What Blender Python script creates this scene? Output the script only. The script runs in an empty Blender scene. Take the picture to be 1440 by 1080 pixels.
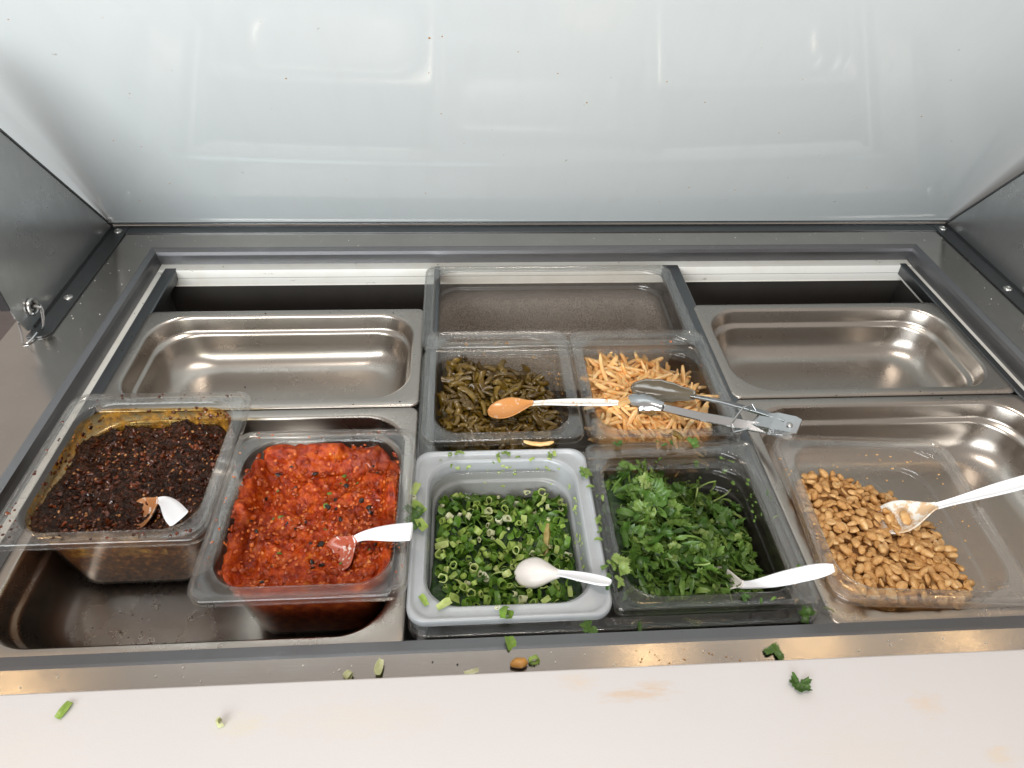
import bpy, bmesh, math, random
from mathutils import Vector, Matrix, Euler, noise

S = 0.001                       # all measures below are millimetres; z = 0 is the rim plane of the steel pans
scene = bpy.context.scene
C = scene.collection

# ------------------------------------------------------------------ camera, world, lamps, exposure
cd = bpy.data.cameras.new('camera')
cd.sensor_width = 36.0
cd.lens = 956.3 / 1440 * 36
cd.clip_start = 0.01
cd.clip_end = 50
cam = bpy.data.objects.new('camera', cd)
C.objects.link(cam)
cam.location = (50.27 * S, -262.63 * S, 492.8 * S)
cam.rotation_euler = (math.radians(48.507), math.radians(-1.6186), math.radians(-3.3625))
scene.camera = cam

w = bpy.data.worlds.new('World')
scene.world = w
w.use_nodes = True
w.node_tree.nodes['Background'].inputs[0].default_value = (0.44, 0.405, 0.375, 1)
w.node_tree.nodes['Background'].inputs[1].default_value = 1.15


def area(name, loc, target, sx, sy, power, col):
    l = bpy.data.lights.new(name, 'AREA')
    l.shape = 'RECTANGLE'
    l.size, l.size_y, l.energy, l.color = sx, sy, power, col
    o = bpy.data.objects.new(name, l)
    C.objects.link(o)
    o.location = loc
    d = Vector(target) - Vector(loc)
    o.rotation_euler = d.to_track_quat('-Z', 'Y').to_euler()
    return o


area('window_light', (-0.72, -1.68, 0.74), (0.12, 0.44, 0.12), 1.9, 1.0, 54, (0.91, 0.97, 1.0))
area('ceiling_light', (0.05, -0.10, 1.9), (0.1, 0.1, 0), 0.9, 0.14, 12, (1.0, 0.92, 0.84))
for lx in (-1.39, 0.65, 1.20, 1.73):
    area('downlight', (lx, 0.82, 1.75), (lx, 0.6, 0), 0.10, 0.10, 0.36, (1.0, 0.66, 0.30))

scene.view_settings.view_transform = 'Standard'
scene.view_settings.look = 'None'
scene.view_settings.gamma = 1
scene.view_settings.exposure = 0.2
scene.cycles.transparent_max_bounces = 32
scene.cycles.max_bounces = 10
scene.cycles.caustics_reflective = False
scene.cycles.caustics_refractive = False


# ------------------------------------------------------------------ materials
def new_mat(name):
    m = bpy.data.materials.new(name)
    m.use_nodes = True
    nt = m.node_tree
    b = nt.nodes['Principled BSDF']
    return m, nt, b


def N(nt, t, **kw):
    n = nt.nodes.new(t)
    for k, v in kw.items():
        if k.startswith('i_'):
            key = k[2:]
            n.inputs[int(key) if key.isdigit() else key].default_value = v
        else:
            setattr(n, k, v)
    return n


def coords(nt, scale=(1, 1, 1), kind='Object'):
    t = N(nt, 'ShaderNodeTexCoord')
    mp = N(nt, 'ShaderNodeMapping')
    mp.inputs['Scale'].default_value = scale
    nt.links.new(t.outputs[kind], mp.inputs[0])
    return mp.outputs[0]


def ramp(nt, fac, stops):
    r = N(nt, 'ShaderNodeValToRGB')
    el = r.color_ramp.elements
    while len(el) < len(stops):
        el.new(0.5)
    for e, (p, c) in zip(el, stops):
        e.position = p
        e.color = (c[0], c[1], c[2], 1)
    nt.links.new(fac, r.inputs[0])
    return r.outputs[0]


def nz(nt, vec, scale, detail=3, rough=0.5):
    n = N(nt, 'ShaderNodeTexNoise')
    n.inputs['Scale'].default_value = scale
    n.inputs['Detail'].default_value = detail
    n.inputs['Roughness'].default_value = rough
    nt.links.new(vec, n.inputs['Vector'])
    return n.outputs['Fac']


def mixc(nt, fac, a, b):
    m = N(nt, 'ShaderNodeMix', data_type='RGBA')
    for sock, v in ((m.inputs[0], fac), (m.inputs[6], a), (m.inputs[7], b)):
        if isinstance(v, (float, int)):
            sock.default_value = v
        elif isinstance(v, tuple):
            sock.default_value = (*v, 1) if len(v) == 3 else v
        else:
            nt.links.new(v, sock)
    return m.outputs[2]


def maprange(nt, v, a, b, c, d):
    m = N(nt, 'ShaderNodeMapRange')
    for i, x in enumerate((a, b, c, d)):
        m.inputs[i + 1].default_value = x
    nt.links.new(v, m.inputs[0])
    return m.outputs[0]


def bump(nt, b, h, dist=0.001, strength=0.4):
    n = N(nt, 'ShaderNodeBump')
    n.inputs['Strength'].default_value = strength
    n.inputs['Distance'].default_value = dist
    nt.links.new(h, n.inputs['Height'])
    nt.links.new(n.outputs[0], b.inputs['Normal'])


def steel(name, col, r0, r1, brush=(4, 260, 260), smudge=0.5, bumpy=0.05):
    m, nt, b = new_mat(name)
    b.inputs['Metallic'].default_value = 1
    v = coords(nt, brush)
    f = nz(nt, v, 1.0 * 4, 4, 0.65)
    v2 = coords(nt)
    g = nz(nt, v2, 14, 5, 0.6)
    g2 = nz(nt, v2, 140, 3, 0.6)
    c1 = mixc(nt, maprange(nt, g, 0.3, 0.7, 0, smudge), tuple(col), tuple(x * 0.78 for x in col))
    c2 = mixc(nt, maprange(nt, f, 0.25, 0.75, 0, 0.35), c1, tuple(x * 0.85 for x in col))
    sp = nz(nt, v2, 330, 2, 0.5)
    c2 = mixc(nt, maprange(nt, sp, 0.70, 0.74, 0, 0.35), c2, tuple(x * 0.45 for x in col))
    dr = nz(nt, v2, 38, 6, 0.75)
    c2 = mixc(nt, maprange(nt, dr, 0.58, 0.70, 0, 0.22), c2, tuple(min(1, x * 1.35) for x in col))
    nt.links.new(c2, b.inputs['Base Color'])
    a = N(nt, 'ShaderNodeMath', operation='ADD')
    nt.links.new(maprange(nt, g, 0.3, 0.7, r0, r1), a.inputs[0])
    a.inputs[1].default_value = 0.0
    nt.links.new(a.outputs[0], b.inputs['Roughness'])
    bump(nt, b, f, 0.0002, bumpy)
    return m


def plastic(name, col, rough=0.35, spec=0.5, var=0.0):
    m, nt, b = new_mat(name)
    v = coords(nt)
    g = nz(nt, v, 30, 4)
    c = mixc(nt, maprange(nt, g, 0.3, 0.75, 0, var), tuple(col), tuple(x * 0.6 for x in col))
    nt.links.new(c, b.inputs['Base Color'])
    b.inputs['Roughness'].default_value = rough
    b.inputs['Specular IOR Level'].default_value = spec
    return m


def clear(name, tint, haze, hazecol, rough, spots=0.0, edge=0.9, fog=None, glass=0.0, base=0.045):
    """thin clear plastic: straight-through light, Fresnel-like gloss and a little scattering from scratches"""
    m = bpy.data.materials.new(name)
    m.use_nodes = True
    nt = m.node_tree
    for n in list(nt.nodes):
        nt.nodes.remove(n)
    out = N(nt, 'ShaderNodeOutputMaterial')
    tr = N(nt, 'ShaderNodeBsdfTransparent')
    tr.inputs[0].default_value = (*tint, 1)
    di = N(nt, 'ShaderNodeBsdfDiffuse')
    di.inputs[0].default_value = (*hazecol, 1)
    tl = N(nt, 'ShaderNodeBsdfTranslucent')
    tl.inputs[0].default_value = (*hazecol, 1)
    dm = N(nt, 'ShaderNodeMixShader')
    dm.inputs[0].default_value = 0.4
    nt.links.new(di.outputs[0], dm.inputs[1])
    nt.links.new(tl.outputs[0], dm.inputs[2])
    gl = N(nt, 'ShaderNodeBsdfGlossy')
    gl.inputs['Roughness'].default_value = rough
    v = coords(nt)
    g = nz(nt, v, 60, 6, 0.7)
    g2 = nz(nt, v, 420, 2, 0.5)
    hz = maprange(nt, g, 0.35, 0.75, haze * (0.6 if haze < .15 else .95), haze * (1.6 if haze < .15 else 1.06))
    add = N(nt, 'ShaderNodeMath', operation='ADD')
    nt.links.new(hz, add.inputs[0])
    nt.links.new(maprange(nt, g2, 0.66, 0.72, 0, spots), add.inputs[1])
    fac = add.outputs[0]
    if fog:                                   # condensation in a band of heights (local z), beads of water
        sep = N(nt, 'ShaderNodeSeparateXYZ')
        t = N(nt, 'ShaderNodeTexCoord')
        nt.links.new(t.outputs['Object'], sep.inputs[0])
        band = maprange(nt, sep.outputs[2], fog[0] * S, fog[1] * S, fog[2], 0.0)
        mul = N(nt, 'ShaderNodeMath', operation='MULTIPLY')
        nt.links.new(band, mul.inputs[0])
        nt.links.new(maprange(nt, nz(nt, v, 500, 3, 0.6), 0.4, 0.62, 0.35, 1.0), mul.inputs[1])
        a2 = N(nt, 'ShaderNodeMath', operation='ADD')
        nt.links.new(fac, a2.inputs[0])
        nt.links.new(mul.outputs[0], a2.inputs[1])
        fac = a2.outputs[0]
    m1 = N(nt, 'ShaderNodeMixShader')
    nt.links.new(fac, m1.inputs[0])
    nt.links.new(tr.outputs[0], m1.inputs[1])
    nt.links.new(dm.outputs[0], m1.inputs[2])
    lw = N(nt, 'ShaderNodeLayerWeight')
    lw.inputs[0].default_value = 0.5
    pw = N(nt, 'ShaderNodeMath', operation='POWER')
    nt.links.new(lw.outputs['Facing'], pw.inputs[0])
    pw.inputs[1].default_value = 5.2
    fr = maprange(nt, pw.outputs[0], 0, 1, base, edge)
    m2 = N(nt, 'ShaderNodeMixShader')
    nt.links.new(fr, m2.inputs[0])
    nt.links.new(m1.outputs[0], m2.inputs[1])
    nt.links.new(gl.outputs[0], m2.inputs[2])
    bp = N(nt, 'ShaderNodeBump')
    bp.inputs['Strength'].default_value = 0.08 if haze < .15 else 0.02
    bp.inputs['Distance'].default_value = 0.0006
    nt.links.new(g, bp.inputs['Height'])
    nt.links.new(bp.outputs[0], gl.inputs['Normal'])
    if glass:
        gs = N(nt, 'ShaderNodeBsdfGlass')
        gs.inputs['IOR'].default_value = 1.5
        gs.inputs['Roughness'].default_value = rough * .4
        gs.inputs[0].default_value = (0.97, 0.97, 0.96, 1)
        m3 = N(nt, 'ShaderNodeMixShader')
        m3.inputs[0].default_value = glass
        nt.links.new(m2.outputs[0], m3.inputs[1])
        nt.links.new(gs.outputs[0], m3.inputs[2])
        nt.links.new(m3.outputs[0], out.inputs[0])
    else:
        nt.links.new(m2.outputs[0], out.inputs[0])
    return m


def food(name, stops, rough=0.3, sub=0.0, fine=220, tex=0.5, spec=0.5, rand=True, bumpd=0.0006, subcol=None, trans=0.0):
    """colour picked per piece (Object Info Random) and broken up by noise"""
    m, nt, b = new_mat(name)
    v = coords(nt)
    n1 = nz(nt, v, fine, 4, 0.6)
    if rand:
        oi = N(nt, 'ShaderNodeObjectInfo')
        a = N(nt, 'ShaderNodeMix', data_type='FLOAT')
        a.inputs[0].default_value = tex
        nt.links.new(oi.outputs['Random'], a.inputs[2])
        nt.links.new(maprange(nt, n1, 0.3, 0.7, 0, 1), a.inputs[3])
        f = a.outputs[0]
    else:
        f = maprange(nt, n1, 0.3, 0.7, 0, 1)
    nt.links.new(ramp(nt, f, stops), b.inputs['Base Color'])
    b.inputs['Roughness'].default_value = rough
    b.inputs['Specular IOR Level'].default_value = spec
    if sub:
        b.inputs['Subsurface Weight'].default_value = sub
        b.inputs['Subsurface Radius'].default_value = (0.004, 0.002, 0.001)
    bump(nt, b, n1, bumpd, 0.5)
    if trans:
        out = nt.nodes['Material Output']
        tl = N(nt, 'ShaderNodeBsdfTranslucent')
        nt.links.new(ramp(nt, f, [(p, tuple(min(1, x * 1.3) for x in c)) for p, c in stops]), tl.inputs[0])
        mx = N(nt, 'ShaderNodeMixShader')
        mx.inputs[0].default_value = trans
        nt.links.new(b.outputs[0], mx.inputs[1])
        nt.links.new(tl.outputs[0], mx.inputs[2])
        nt.links.new(mx.outputs[0], out.inputs[0])
    return m


M = {}
M['pan_steel'] = steel('pan_steel', (0.45, 0.41, 0.37), 0.25, 0.31, (60, 60, 60), 0.25, 0.0)
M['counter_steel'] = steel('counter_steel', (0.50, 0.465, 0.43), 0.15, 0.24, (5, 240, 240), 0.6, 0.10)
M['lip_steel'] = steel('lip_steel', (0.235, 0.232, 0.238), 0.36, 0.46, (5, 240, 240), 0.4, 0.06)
M['side_steel'] = steel('side_steel', (0.60, 0.60, 0.595), 0.24, 0.38, (40, 40, 40), 1.0, 0.05)
M['bar_steel'] = steel('bar_steel', (0.17, 0.175, 0.18), 0.32, 0.42, (240, 5, 240), 0.5, 0.05)
M['bright_steel'] = steel('bright_steel', (0.58, 0.59, 0.60), 0.12, 0.2, (30, 30, 30), 0.3, 0.02)
M['screw_steel'] = steel('screw_steel', (0.55, 0.54, 0.52), 0.25, 0.35)
M['well_shade'] = plastic('well_shade', (0.065, 0.058, 0.052), 0.35, 0.5, 0.3)  # grey well interior, with its deep shade put into this dark base colour
M['gasket'] = plastic('gasket', (0.015, 0.015, 0.016), 0.6, 0.3)
M['floor'] = plastic('floor', (0.16, 0.13, 0.125), 0.5, 0.4, 0.5)


def white_liner():
    m, nt, b = new_mat('white_liner')
    v = coords(nt)
    g = nz(nt, v, 5, 4, 0.6)
    s = coords(nt, (16, 16, 5))
    st = nz(nt, s, 2.2, 5, 0.6)
    c = mixc(nt, maprange(nt, g, 0.3, 0.7, 0, 0.6), (0.75, 0.785, 0.78), (0.725, 0.765, 0.765))
    c = mixc(nt, maprange(nt, st, 0.5, 0.8, 0, 0.12), c, (0.55, 0.57, 0.53))
    # dried splashes
    sp = nz(nt, v, 95, 2, 0.4)
    c = mixc(nt, maprange(nt, sp, 0.765, 0.80, 0, 0.55), c, (0.35, 0.32, 0.24))
    nt.links.new(c, b.inputs['Base Color'])
    b.inputs['Specular IOR Level'].default_value = 0.6
    nt.links.new(maprange(nt, st, 0.35, 0.75, 0.03, 0.12), b.inputs['Roughness'])
    bump(nt, b, nz(nt, v, 7, 2), 0.0005, 0.10)
    return m


M['white_liner'] = white_liner()


def breaker():
    m, nt, b = new_mat('breaker_plastic')
    v = coords(nt)
    g = nz(nt, coords(nt, (18, 90, 90)), 1.6, 5, 0.7)
    c = mixc(nt, maprange(nt, g, 0.66, 0.72, 0, 0.8), (0.76, 0.74, 0.69), (0.16, 0.12, 0.08))
    g2 = nz(nt, v, 25, 4)
    c = mixc(nt, maprange(nt, g2, 0.45, 0.8, 0, 0.35), c, (0.55, 0.47, 0.33))
    nt.links.new(c, b.inputs['Base Color'])
    b.inputs['Roughness'].default_value = 0.35
    return m


M['breaker'] = breaker()


def board_mat():
    m, nt, b = new_mat('board_plastic')
    v = coords(nt)
    g = nz(nt, v, 6, 4, 0.6)
    c = mixc(nt, maprange(nt, g, 0.35, 0.7, 0, 0.5), (0.61, 0.58, 0.575), (0.58, 0.55, 0.54))
    kn = nz(nt, coords(nt, (10, 330, 10)), 1.5, 6, 0.75)        # knife marks along the board
    c = mixc(nt, maprange(nt, kn, 0.62, 0.72, 0, 0.22), c, (0.62, 0.57, 0.53))
    t = N(nt, 'ShaderNodeTexCoord')
    for (x, y, rx, ry, col, a) in ((157, -63, 26, 5, (0.60, 0.40, 0.22), 0.5), (172, -57, 12, 4, (0.62, 0.42, 0.24), .4),
                                  (122, -52, 14, 6, (0.66, 0.5, 0.32), .35), (356, -78, 12, 9, (0.66, 0.5, 0.36), .6),
                                  (387, -112, 12, 7, (0.66, 0.52, 0.36), .5), (-97, -71, 16, 8, (0.66, 0.58, 0.40), .4),
                                  (-25, -70, 60, 14, (0.66, 0.58, 0.46), .28), (300, -110, 50, 22, (0.62, 0.55, 0.47), .22),
                                  (-240, -80, 60, 30, (0.66, 0.60, 0.52), .25), (60, -120, 90, 14, (0.64, 0.57, 0.50), .22)):
        mp = N(nt, 'ShaderNodeMapping', vector_type='TEXTURE')
        mp.inputs['Location'].default_value = (x * S, y * S, 0)
        mp.inputs['Scale'].default_value = (rx * S, ry * S, 1)
        nt.links.new(t.outputs['Object'], mp.inputs[0])
        dd = N(nt, 'ShaderNodeVectorMath', operation='MULTIPLY')
        dd.inputs[1].default_value = (1, 1, 0)
        nt.links.new(mp.outputs[0], dd.inputs[0])
        ln = N(nt, 'ShaderNodeVectorMath', operation='LENGTH')
        nt.links.new(dd.outputs[0], ln.inputs[0])
        ad = N(nt, 'ShaderNodeMath', operation='ADD')
        nt.links.new(ln.outputs['Value'], ad.inputs[0])
        nt.links.new(maprange(nt, nz(nt, coords(nt, (60, 260, 60)), 1.4, 5, 0.7), 0.3, 0.7, -0.6, 0.6), ad.inputs[1])
        c = mixc(nt, maprange(nt, ad.outputs[0], 0.1, 1.1, a, 0.0), c, col)
    nt.links.new(c, b.inputs['Base Color'])
    nt.links.new(maprange(nt, g, 0.3, 0.7, 0.42, 0.6), b.inputs['Roughness'])
    vo = N(nt, 'ShaderNodeTexVoronoi')
    vo.inputs['Scale'].default_value = 700
    nt.links.new(v, vo.inputs['Vector'])
    bump(nt, b, vo.outputs['Distance'], 0.0002, 0.12)
    return m


M['board'] = board_mat()

M['clear'] = clear('clear_plastic', (0.98, 0.972, 0.96), 0.007, (0.74, 0.64, 0.54), 0.05, 0.015, edge=0.75, base=0.025)
M['clear_rim'] = clear('clear_rim_plastic', (0.975, 0.972, 0.965), 0.006, (0.80, 0.78, 0.76), 0.04, 0.015, glass=0.18, base=0.05)
M['dull'] = clear('dull_plastic', (0.97, 0.97, 0.96), 0.035, (0.80, 0.79, 0.77), 0.10, 0.05, glass=0.3, base=0.08)
M['fogged'] = clear('fogged_plastic', (0.97, 0.96, 0.95), 0.04, (0.86, 0.76, 0.67), 0.16, 0.06, 0.8, fog=(50, 72, 0.40))
M['frosted'] = clear('frosted_plastic', (0.95, 0.965, 0.98), 0.36, (0.94, 0.96, 0.98), 0.22, 0.0)
M['frosted_rim'] = clear('frosted_rim_plastic', (0.95, 0.965, 0.98), 0.42, (0.94, 0.96, 0.98), 0.22, 0.0)

M['spoon_white'] = plastic('spoon_white', (0.80, 0.80, 0.82), 0.28, 0.5, 0.05)


def stained_spoon(name, stain, amount, scale=120):
    m, nt, b = new_mat(name)
    v = coords(nt)
    g = nz(nt, v, scale, 4, 0.65)
    c = mixc(nt, maprange(nt, g, 0.62 - amount * 0.4, 0.72 - amount * 0.4, 0, 0.92), (0.78, 0.76, 0.70), stain)
    nt.links.new(c, b.inputs['Base Color'])
    b.inputs['Roughness'].default_value = 0.18
    bump(nt, b, g, 0.0005, 0.4)
    return m


M['spoon_oily'] = stained_spoon('spoon_oily', (0.62, 0.24, 0.03), 0.75)
M['spoon_brown'] = stained_spoon('spoon_brown', (0.38, 0.13, 0.02), 0.7, 110)
M['spoon_red'] = stained_spoon('spoon_red', (0.42, 0.055, 0.008), 0.70, 210)
M['spoon_specked'] = stained_spoon('spoon_specked', (0.62, 0.28, 0.06), 0.12, 160)
M['spoon_dusty'] = stained_spoon('spoon_dusty', (0.60, 0.40, 0.22), 0.42, 90)
M['spoon_beige'] = plastic('spoon_beige', (0.78, 0.73, 0.69), 0.3, 0.5, 0.0)

M['peanut'] = food('peanut', [(0.0, (0.30, 0.12, 0.03)), (0.3, (0.50, 0.25, 0.075)), (0.7, (0.67, 0.40, 0.16)), (1.0, (0.80, 0.60, 0.34))], 0.5, 0.1, 240, 0.55, bumpd=0.0014)
M['bean'] = food('bean', [(0.0, (0.055, 0.028, 0.004)), (0.45, (0.125, 0.072, 0.009)), (0.8, (0.20, 0.122, 0.016)), (1.0, (0.30, 0.20, 0.04))], 0.12, 0.05, 250, 0.45, 0.6)
M['pickle'] = food('pickle', [(0.0, (0.74, 0.32, 0.085)), (0.35, (0.83, 0.47, 0.17)), (0.75, (0.87, 0.59, 0.28)), (1.0, (0.90, 0.70, 0.42))], 0.24, 0.45, 130, 0.5)
M['scallion_dark'] = food('scallion_dark', [(0, (0.055, 0.135, 0.014)), (0.5, (0.135, 0.265, 0.03)), (1, (0.28, 0.41, 0.075))], 0.34, 0, 300, 0.4, trans=0.22)
M['scallion_light'] = food('scallion_light', [(0, (0.20, 0.33, 0.05)), (0.5, (0.40, 0.52, 0.12)), (1, (0.62, 0.66, 0.30))], 0.32, 0, 260, 0.4, trans=0.25)
M['scallion_pale'] = food('scallion_pale', [(0, (0.48, 0.52, 0.22)), (0.5, (0.66, 0.66, 0.42)), (1, (0.78, 0.78, 0.66))], 0.34, 0, 260, 0.5, trans=0.2)
M['cilantro'] = food('cilantro', [(0, (0.035, 0.09, 0.014)), (0.5, (0.08, 0.17, 0.026)), (0.85, (0.15, 0.26, 0.045)), (1, (0.23, 0.34, 0.08))], 0.36, 0, 320, 0.35, trans=0.25)
M['cilantro_light'] = food('cilantro_light', [(0, (0.11, 0.20, 0.03)), (0.6, (0.20, 0.30, 0.06)), (1, (0.33, 0.39, 0.13))], 0.36, 0, 320, 0.4, trans=0.25)
M['stem'] = food('stem', [(0, (0.12, 0.22, 0.04)), (1, (0.28, 0.36, 0.10))], 0.35, 0, 200, 0.4)
M['dry_stalk'] = food('dry_stalk', [(0, (0.22, 0.16, 0.04)), (1, (0.42, 0.32, 0.11))], 0.4, 0, 200, 0.6, rand=False)
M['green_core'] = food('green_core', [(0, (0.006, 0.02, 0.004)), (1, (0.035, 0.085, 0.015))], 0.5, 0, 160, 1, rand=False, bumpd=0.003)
M['peanut_core'] = food('peanut_core', [(0, (0.22, 0.10, 0.03)), (1, (0.48, 0.25, 0.09))], 0.5, 0, 120, 1, rand=False, bumpd=0.003)
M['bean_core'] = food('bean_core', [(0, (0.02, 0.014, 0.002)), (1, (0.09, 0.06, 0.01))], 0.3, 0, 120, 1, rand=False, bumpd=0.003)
M['pickle_core'] = food('pickle_core', [(0, (0.70, 0.34, 0.10)), (1, (0.84, 0.56, 0.26))], 0.3, 0.2, 120, 1, rand=False, bumpd=0.003)


def paste(name, stops, fine, coarse, rough, dark, bumpd):
    m, nt, b = new_mat(name)
    v = coords(nt)
    a = nz(nt, v, fine, 5, 0.7)
    c = ramp(nt, maprange(nt, a, 0.28, 0.72, 0, 1), stops)
    g = nz(nt, v, coarse, 4, 0.6)
    c = mixc(nt, maprange(nt, g, 0.45, 0.7, 0, 0.75), c, dark)
    nt.links.new(c, b.inputs['Base Color'])
    nt.links.new(maprange(nt, a, 0.3, 0.7, rough * 0.6, rough * 1.5), b.inputs['Roughness'])
    b.inputs['Specular IOR Level'].default_value = 0.26
    vo = N(nt, 'ShaderNodeTexVoronoi')
    vo.inputs['Scale'].default_value = fine * 0.9
    nt.links.new(v, vo.inputs['Vector'])
    ad = N(nt, 'ShaderNodeMath', operation='ADD')
    nt.links.new(a, ad.inputs[0])
    nt.links.new(vo.outputs['Distance'], ad.inputs[1])
    bump(nt, b, ad.outputs[0], bumpd, 0.8)
    return m


M['salsa'] = paste('salsa', [(0, (0.11, 0.008, 0.001)), (0.4, (0.29, 0.026, 0.002)), (0.75, (0.46, 0.07, 0.005)), (1, (0.62, 0.20, 0.03))], 120, 17, 0.10, (0.075, 0.008, 0.001), 0.0030)
M['chili'] = paste('chili', [(0, (0.006, 0.002, 0.001)), (0.45, (0.024, 0.007, 0.002)), (0.8, (0.075, 0.020, 0.005)), (1, (0.20, 0.065, 0.015))], 260, 30, 0.22, (0.012, 0.005, 0.003), 0.0026)
M['salsa_seed'] = food('salsa_seed', [(0, (0.44, 0.06, 0.008)), (0.7, (0.54, 0.13, 0.02)), (1, (0.62, 0.26, 0.06))], 0.2, 0.2, 90, 1.0, rand=False)
M['salsa_chunk'] = food('salsa_chunk', [(0, (0.20, 0.018, 0.003)), (1, (0.42, 0.075, 0.01))], 0.16, 0.2, 90, 1.0, rand=False)
M['chili_seed'] = food('chili_seed', [(0, (0.22, 0.07, 0.015)), (1, (0.42, 0.19, 0.06))], 0.25, 0, 60, 1.0, rand=False)
M['chili_flake'] = food('chili_flake', [(0, (0.014, 0.004, 0.002)), (0.6, (0.075, 0.015, 0.004)), (1, (0.20, 0.045, 0.010))], 0.12, 0, 60, 1.0, rand=False)
M['salsa_side'] = food('salsa_side', [(0, (0.13, 0.012, 0.002)), (0.5, (0.27, 0.035, 0.004)), (1, (0.42, 0.09, 0.012))], 0.6, 0, 120, 1.0, 0.05, rand=False, bumpd=0.0)
M['chili_side'] = food('chili_side', [(0, (0.014, 0.005, 0.002)), (0.45, (0.060, 0.018, 0.004)), (0.75, (0.13, 0.045, 0.009)), (1, (0.26, 0.12, 0.03))], 0.6, 0, 190, 1.0, 0.05, rand=False, bumpd=0.0)
M['char'] = plastic('char', (0.012, 0.010, 0.008), 0.3, 0.5)
M['crumb'] = plastic('crumb', (0.50, 0.24, 0.05), 0.4, 0.4, 0.5)


def oil_film():
    m = bpy.data.materials.new('oil_film')
    m.use_nodes = True
    nt = m.node_tree
    b = nt.nodes['Principled BSDF']
    out = nt.nodes['Material Output']
    v = coords(nt)
    g = nz(nt, v, 42, 6, 0.72)
    c = ramp(nt, maprange(nt, nz(nt, v, 150, 4), 0.3, 0.7, 0, 1), [(0, (0.12, 0.045, 0.006)), (1, (0.50, 0.24, 0.03))])
    nt.links.new(c, b.inputs['Base Color'])
    b.inputs['Roughness'].default_value = 0.15
    tr = N(nt, 'ShaderNodeBsdfTransparent')
    tr.inputs[0].default_value = (0.95, 0.82, 0.52, 1)
    mx = N(nt, 'ShaderNodeMixShader')
    nt.links.new(maprange(nt, g, 0.44, 0.60, 0.06, 0.85), mx.inputs[0])
    nt.links.new(tr.outputs[0], mx.inputs[1])
    nt.links.new(b.outputs[0], mx.inputs[2])
    nt.links.new(mx.outputs[0], out.inputs[0])
    return m


M['oil'] = oil_film()


# ------------------------------------------------------------------ mesh helpers (all in mm)
def link(name, mesh, parent=None):
    o = bpy.data.objects.new(name, mesh)
    C.objects.link(o)
    if parent:
        o.parent = parent
    return o


def mesh_from(name, verts, faces, mat, smooth=True, angle=40):
    me = bpy.data.meshes.new(name)
    me.from_pydata([(v[0] * S, v[1] * S, v[2] * S) for v in verts], [], faces)
    me.materials.append(M[mat] if isinstance(mat, str) else mat)
    if smooth:
        me.polygons.foreach_set('use_smooth', [True] * len(me.polygons))
        me.set_sharp_from_angle(angle=math.radians(angle))
    me.update()
    return me


def obj(name, verts, faces, mat, parent=None, smooth=True, angle=40, fixn=False, solid=None, rim=True):
    me = mesh_from(name, verts, faces, mat, smooth, angle)
    if fixn:
        bm = bmesh.new()
        bm.from_mesh(me)
        bmesh.ops.recalc_face_normals(bm, faces=bm.faces)
        bm.to_mesh(me)
        bm.free()
    o = link(name, me, parent)
    if solid:
        md = o.modifiers.new('thickness', 'SOLIDIFY')
        md.thickness = solid * S
        md.offset = -1
        md.use_rim = rim
        md.use_even_offset = False
    return o


def thing(name, label, cat, loc=(0, 0, 0), rz=0.0, group=None, kind=None):
    o = bpy.data.objects.new(name, None)
    o.empty_display_size = 0.02
    C.objects.link(o)
    o.location = Vector(loc) * S
    o.rotation_euler = (0, 0, math.radians(rz))
    return tag(o, label, cat, group, kind)


def tag(o, label, cat, group=None, kind=None):
    if label:
        o['label'] = label
    if cat:
        o['category'] = cat
    if group:
        o['group'] = group
    if kind:
        o['kind'] = kind
    return o


def box_vf(x0, x1, y0, y1, z0, z1):
    v = [(x0, y0, z0), (x1, y0, z0), (x1, y1, z0), (x0, y1, z0), (x0, y0, z1), (x1, y0, z1), (x1, y1, z1), (x0, y1, z1)]
    f = [(0, 3, 2, 1), (4, 5, 6, 7), (0, 1, 5, 4), (1, 2, 6, 5), (2, 3, 7, 6), (3, 0, 4, 7)]
    return v, f


def box(name, x0, x1, y0, y1, z0, z1, mat, parent=None, bevel=0.0):
    v, f = box_vf(x0, x1, y0, y1, z0, z1)
    o = obj(name, v, f, mat, parent, smooth=False)
    if bevel:
        md = o.modifiers.new('bevel', 'BEVEL')
        md.width = bevel * S
        md.segments = 3
        for p in o.data.polygons:
            p.use_smooth = True
    return o


def rr(w, d, r, n=8, cx=0, cy=0):
    """rounded rectangle, counter-clockwise, n+1 points a corner"""
    r = min(r, w / 2 - .01, d / 2 - .01)
    pts = []
    for k, (sx, sy) in enumerate(((1, 1), (-1, 1), (-1, -1), (1, -1))):
        for i in range(n + 1):
            a = math.pi / 2 * (k + i / n)
            pts.append((cx + sx * (w / 2 - r) + r * math.cos(a), cy + sy * (d / 2 - r) + r * math.sin(a)))
    return pts


def loft(loops, closed=True, cap0=False, cap1=False):
    v, f = [], []
    n = len(loops[0])
    for L in loops:
        v += list(L)
    for i in range(len(loops) - 1):
        for j in range(n if closed else n - 1):
            a, b = i * n + j, i * n + (j + 1) % n
            f.append((a, b, b + n, a + n))
    if cap0:
        f.append(tuple(reversed(range(n))))
    if cap1:
        f.append(tuple(range((len(loops) - 1) * n, len(loops) * n)))
    return v, f


def basis(d, up=(0, 0, 1)):
    d = Vector(d).normalized()
    up = Vector(up)
    s = up.cross(d)
    if s.length < 1e-4:
        s = Vector((1, 0, 0)).cross(d)
    s.normalize()
    return d, s, d.cross(s).normalized()


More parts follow.
